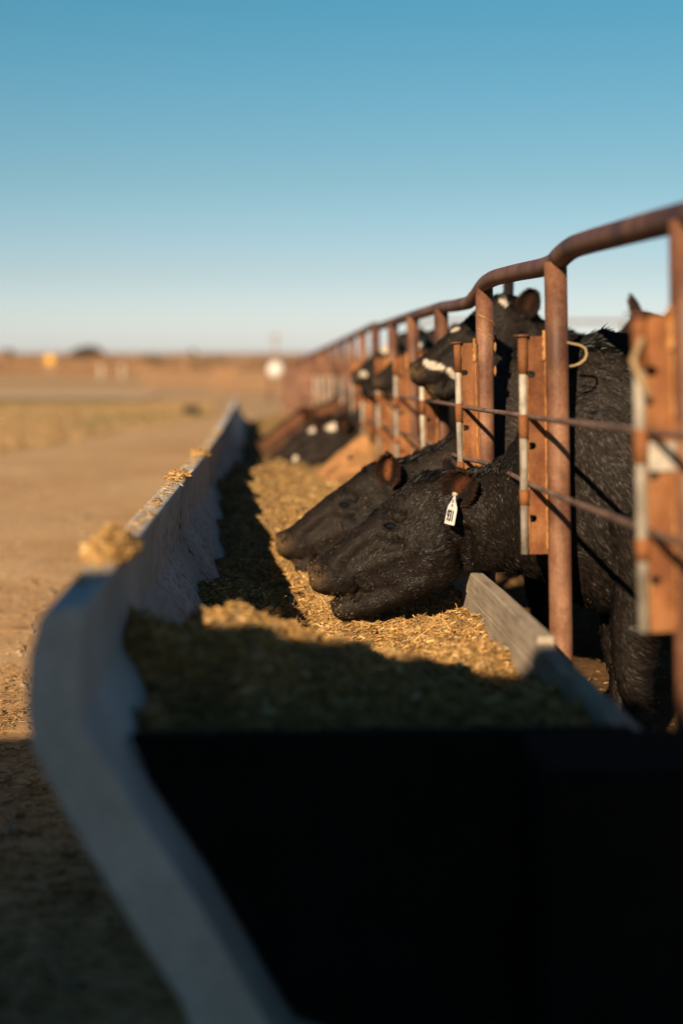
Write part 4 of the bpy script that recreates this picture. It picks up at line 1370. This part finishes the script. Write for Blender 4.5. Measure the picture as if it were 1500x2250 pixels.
def bush(px, D, wpx, hpx, pybase, label, name='bare_tree', density=1.0, colr=(0.16, 0.115, 0.075)):
    x, y = at(px, D); z0 = float(g(y)) - 0.05
    H = hpx / 3125 * D + max(0, (CAMH + (775 - pybase) / 3125 * D) - z0); Wd = wpx / 3125 * D / 2
    t = empty(name, (x, y, z0)); tag(t, label, 'tree', 'far trees on the skyline')
    tr = MB(); tr.tube([(0, 0, 0), (0.05, 0, H * 0.3), (0.0, 0.05, H * 0.6)], [Wd * 0.09, Wd * 0.06, Wd * 0.02], 8)
    for k in range(9):
        a = random.uniform(0, 6.28); e = random.uniform(0.3, 1.0)
        tr.tube([(0, 0, H * random.uniform(0.15, 0.4)), (math.cos(a)*Wd*0.4, math.sin(a)*Wd*0.4, H*(0.35+0.25*e)), (math.cos(a)*Wd*0.8, math.sin(a)*Wd*0.8, H*(0.5+0.4*e))], [Wd*0.04, Wd*0.025, Wd*0.008], 6)
    tr.build('trunk', M['bark'], t)
    n = int(1400 * density)
    d = rng.normal(0, 1, (n, 3)); d /= np.linalg.norm(d, axis=1, keepdims=True)
    rr = rng.uniform(0.25, 1, n) ** 0.5
    P = d * rr[:, None] * np.array([Wd, Wd, H * 0.36]) * (1 + 0.45 * fbm(d[:, 0] * 3 + 5, d[:, 2] * 3 + d[:, 1] * 2, int(px), 3))[:, None]
    P[:, 2] += H * 0.62
    P[:, 2] = np.clip(P[:, 2], H * 0.08, None)
    s_ = Wd * 0.10
    A = P + rng.normal(0, s_, (n, 3)); B = P + rng.normal(0, s_, (n, 3))
    V = np.stack([P, A, B], 1).reshape(-1, 3); F = np.arange(3*n).reshape(-1, 3)
    cc = np.repeat(np.array(colr) * rng.uniform(0.5, 1.5, (n, 1)), 3, 0)
    link('crown', np_mesh('crown', V, F, False, cc), M['blade'], t)
bush(192, 230, 66, 22, 782, 'wide dark brown bush on the skyline behind the white post', density=1.4, colr=(0.13, 0.09, 0.06))
bush(18, 420, 26, 12, 778, 'small dark tree at the left end of the skyline', colr=(0.10, 0.10, 0.06))
bush(258, 260, 40, 0, 790, 'low brown bush between the two white posts', colr=(0.15, 0.10, 0.065))
bush(424, 600, 16, 10, 776, 'tiny tree alone on the middle skyline', density=0.6, colr=(0.12, 0.10, 0.07))
bush(540, 330, 44, 0, 790, 'low scrub left of the white tank', density=0.8, colr=(0.17, 0.12, 0.08))

for px_, D_, w_, h_, lab_ in ((60, 300, 60, 2, 'low brown scrub under the skyline left of the yellow sign'), (140, 280, 40, 3, 'low scrub between the yellow sign and the dark bush'), (330, 240, 60, 4, 'wide brown scrub behind the far board fence'), (395, 280, 50, 3, 'round scrub just left of the tiny skyline tree'), (470, 220, 60, 3, 'wide scrub behind the middle of the board fence'), (575, 260, 40, 4, 'brown scrub touching the utility pole')):
    bush(px_, D_, w_, h_, 786, lab_, name='scrub_bush', density=0.7, colr=(0.22, 0.15, 0.10))
board_fence(0, 120, 170, 3, 1.4, 'low brown board fence at the far left edge', 4)
n = 42000
Db = rng.uniform(175, 300, n); pb = rng.uniform(-120, 700, n)
cl_ = fbm(pb * 0.022, Db * 0.05, 301, 4); kp = cl_ + rng.uniform(-0.25, 0.35, n) > 0
Db, pb, cl_ = Db[kp], pb[kp], cl_[kp]; n = len(Db)
th_ = R(3.02); lb = (pb - 750) / 3125.0
xb_ = (math.sin(th_) + lb * math.cos(th_)) * Db; yb2 = (math.cos(th_) - lb * math.sin(th_)) * Db
hb = rng.uniform(0, 1, n) * (0.7 + 2.2 * np.clip(cl_ + 0.2, 0, 1))
Pb = np.stack([xb_, yb2, g(yb2) + hb], -1)
Vq = np.stack([Pb, Pb + rng.normal(0, 0.35, (n, 3)), Pb + rng.normal(0, 0.35, (n, 3))], 1).reshape(-1, 3)
cq = np.array([[0.34, 0.20, 0.12], [0.26, 0.15, 0.09], [0.42, 0.27, 0.16], [0.20, 0.13, 0.08]])[rng.integers(0, 4, n)] * rng.uniform(0.7, 1.3, (n, 1))
tag(link('brush_belt', np_mesh('brush_belt', Vq, np.arange(3 * n).reshape(-1, 3), False, np.repeat(cq, 3, 0)), M['blade']), 'low reddish brown brush belt below the skyline', 'brush', kind='stuff')
# yellow road sign
x, y = at(110, 140); z0 = float(g(y))
sg = empty('road_sign', (x, y, z0)); tag(sg, 'small yellow diamond road sign on the far left', 'sign')
hgt_ = CAMH + (775 - 790) / 3125 * 140 - z0
MB().tube([(0, 0, 0), (0, 0, hgt_ + 0.4)], 0.04, 8).build('pole', M['galv'], sg)
MB().add([(0, -0.06, hgt_ + 0.58), (0.55, -0.06, hgt_), (0, -0.06, hgt_ - 0.58), (-0.55, -0.06, hgt_), (0, -0.075, hgt_ + 0.58), (0.55, -0.075, hgt_), (0, -0.075, hgt_ - 0.58), (-0.55, -0.075, hgt_)], [(0,1,2,3),(7,6,5,4),(0,4,5,1),(1,5,6,2),(2,6,7,3),(3,7,4,0)]).build('sign_plate', M['yellow'], sg)

# round white tank on a steel stand, pole behind it
D = 62
x, y = at(606, D); z0 = float(g(y)); zc = CAMH + (775 - 813) / 3125 * D
tk = empty('white_tank', (x, y, z0)); tag(tk, 'round white tank raised on a stand at the far end of the pipe fence', 'tank')
h_ = zc - z0; r_t = 0.37
V = []; F = []
for a in range(11):
    th = math.pi * a / 10
    for b_ in range(18):
        ph = 2 * math.pi * b_ / 18
        V.append((r_t * math.sin(th) * math.cos(ph), r_t * math.sin(th) * math.sin(ph), h_ + r_t * math.cos(th)))
for a in range(10):
    for b_ in range(18): F.append((a*18+b_, a*18+(b_+1) % 18, (a+1)*18+(b_+1) % 18, (a+1)*18+b_))
MB().add(V, F, True).build('vessel', M['white'], tk)
for a in range(4):
    an = a * math.pi / 2 + 0.7
    MB().tube([(0.42*math.cos(an), 0.42*math.sin(an), 0), (0.30*math.cos(an), 0.30*math.sin(an), h_ - 0.25)], 0.035, 8).build('leg', M['rail'], tk)
MB().tube([(0, 0, h_ + 0.44), (0, 0, h_ + 0.54)], 0.07, 10).build('filler_cap', M['galv'], tk)
x, y = at(605, 170); z0 = float(g(y))
ut = empty('utility_pole', (x, y, z0)); tag(ut, 'thin wooden utility pole on the skyline above the white tank', 'pole')
ph_ = CAMH + (775 - 732) / 3125 * 170 - z0
MB().tube([(0, 0, 0), (0, 0, ph_)], [0.17, 0.11], 10).build('shaft', M['farwood'], ut)
MB().box(-0.9, 0.9, -0.06, 0.06, ph_ - 0.5, ph_ - 0.35).build('crossarm', M['farwood'], ut)
# dark tub on the alley verge
x, y = at(421, 40); z0 = float(g(y))
tb = empty('feed_tub', (x, y, z0 - 0.01)); tag(tb, 'dark round tub standing on the verge near the far bunk end', 'tub')
MB().tube([(0, 0, 0), (0, 0, 0.02), (0, 0, 0.26)], [0.20, 0.22, 0.24], 18, cap=True).build('bowl', M['tub'], tb)
MB().tube([(0, 0, 0.24), (0, 0, 0.28)], 0.26, 18).build('rim', M['tub'], tb)

# far pen fence behind the cattle
xa, xb, yb_ = 3.2, 12.0, 30.0
bf = empty('back_fence', (xa, yb_, float(g(yb_)))); tag(bf, 'thin pale pipe fence at the back of the pen', 'fence')
zt = CAMH + (775 - 706) / 3125 * 30 - float(g(yb_))
for k in range(5):
    x = (xb - xa) * k / 4
    MB().tube([(x, 0, 0), (x, 0, zt)], 0.035, 8).build('post', M['rod'], bf)
for j, zz in enumerate((zt, zt * 0.68, zt * 0.36)):
    MB().tube([(0, 0, zz), (xb - xa, 0, zz)], 0.032, 8).build('rail', M['rod'], bf)

# ------------------------------------------------------------------ unseen bales added behind the camera to shade the near end
bl = MB().box(-1.19, 1.19, -0.59, 0.59, 0, 0.925)
bme = bl.mesh('bale')
bm = bmesh.new(); bm.from_mesh(bme)
bmesh.ops.bevel(bm, geom=bm.edges[:], offset=0.03, segments=2, affect='EDGES')
bm.to_mesh(bme); bm.free(); bme.materials.append(M['bale'])
YB = -2.2
gz = hz(-1.07, YB)
topH = (1.56 + (-YB - 0.59)) * 0.372 / 0.865        # height of the shadow edge above the camera line
sz = (topH + 1.07) / (3 * 0.925)
lv = ['bottom', 'middle', 'top']; cl = ['left', 'centre', 'right']
for j in range(3):
    for i_ in range(3):
        r = empty('shade_bale', (-7.05 + 2.40 * i_ , YB + random.uniform(-0.02, 0.02), gz + j * 0.925 * sz))
        r.scale = (1, 1, sz)
        tag(r, 'added unseen shade bale behind the camera, %s of the %s layer' % (cl[i_], lv[j]), 'hay bale', 'added shade bales behind the camera')
        link('bale', bme, None, r)
        for q in (-0.7, 0.0, 0.7):
            MB().box(q - 0.006, q + 0.006, -0.597, 0.597, -0.0 + 0.004, 0.93 - 0.004).build('twine', M['twine'], r)

# ------------------------------------------------------------------ one overall reflectance level for every surface
AL = 0.68
for m in bpy.data.materials:
    if not m.use_nodes: continue
    t = m.node_tree; p = t.nodes.get('Principled BSDF')
    if p is None: continue
    b = p.inputs['Base Color']
    if b.links:
        mx_ = t.nodes.new('ShaderNodeMixRGB'); mx_.blend_type = 'MULTIPLY'; mx_.inputs[0].default_value = 1.0
        mx_.inputs[2].default_value = (AL, AL, AL, 1)
        src = b.links[0].from_socket
        t.links.new(src, mx_.inputs[1]); t.links.new(mx_.outputs[0], b)
    p.inputs['Specular IOR Level'].default_value *= 0.75
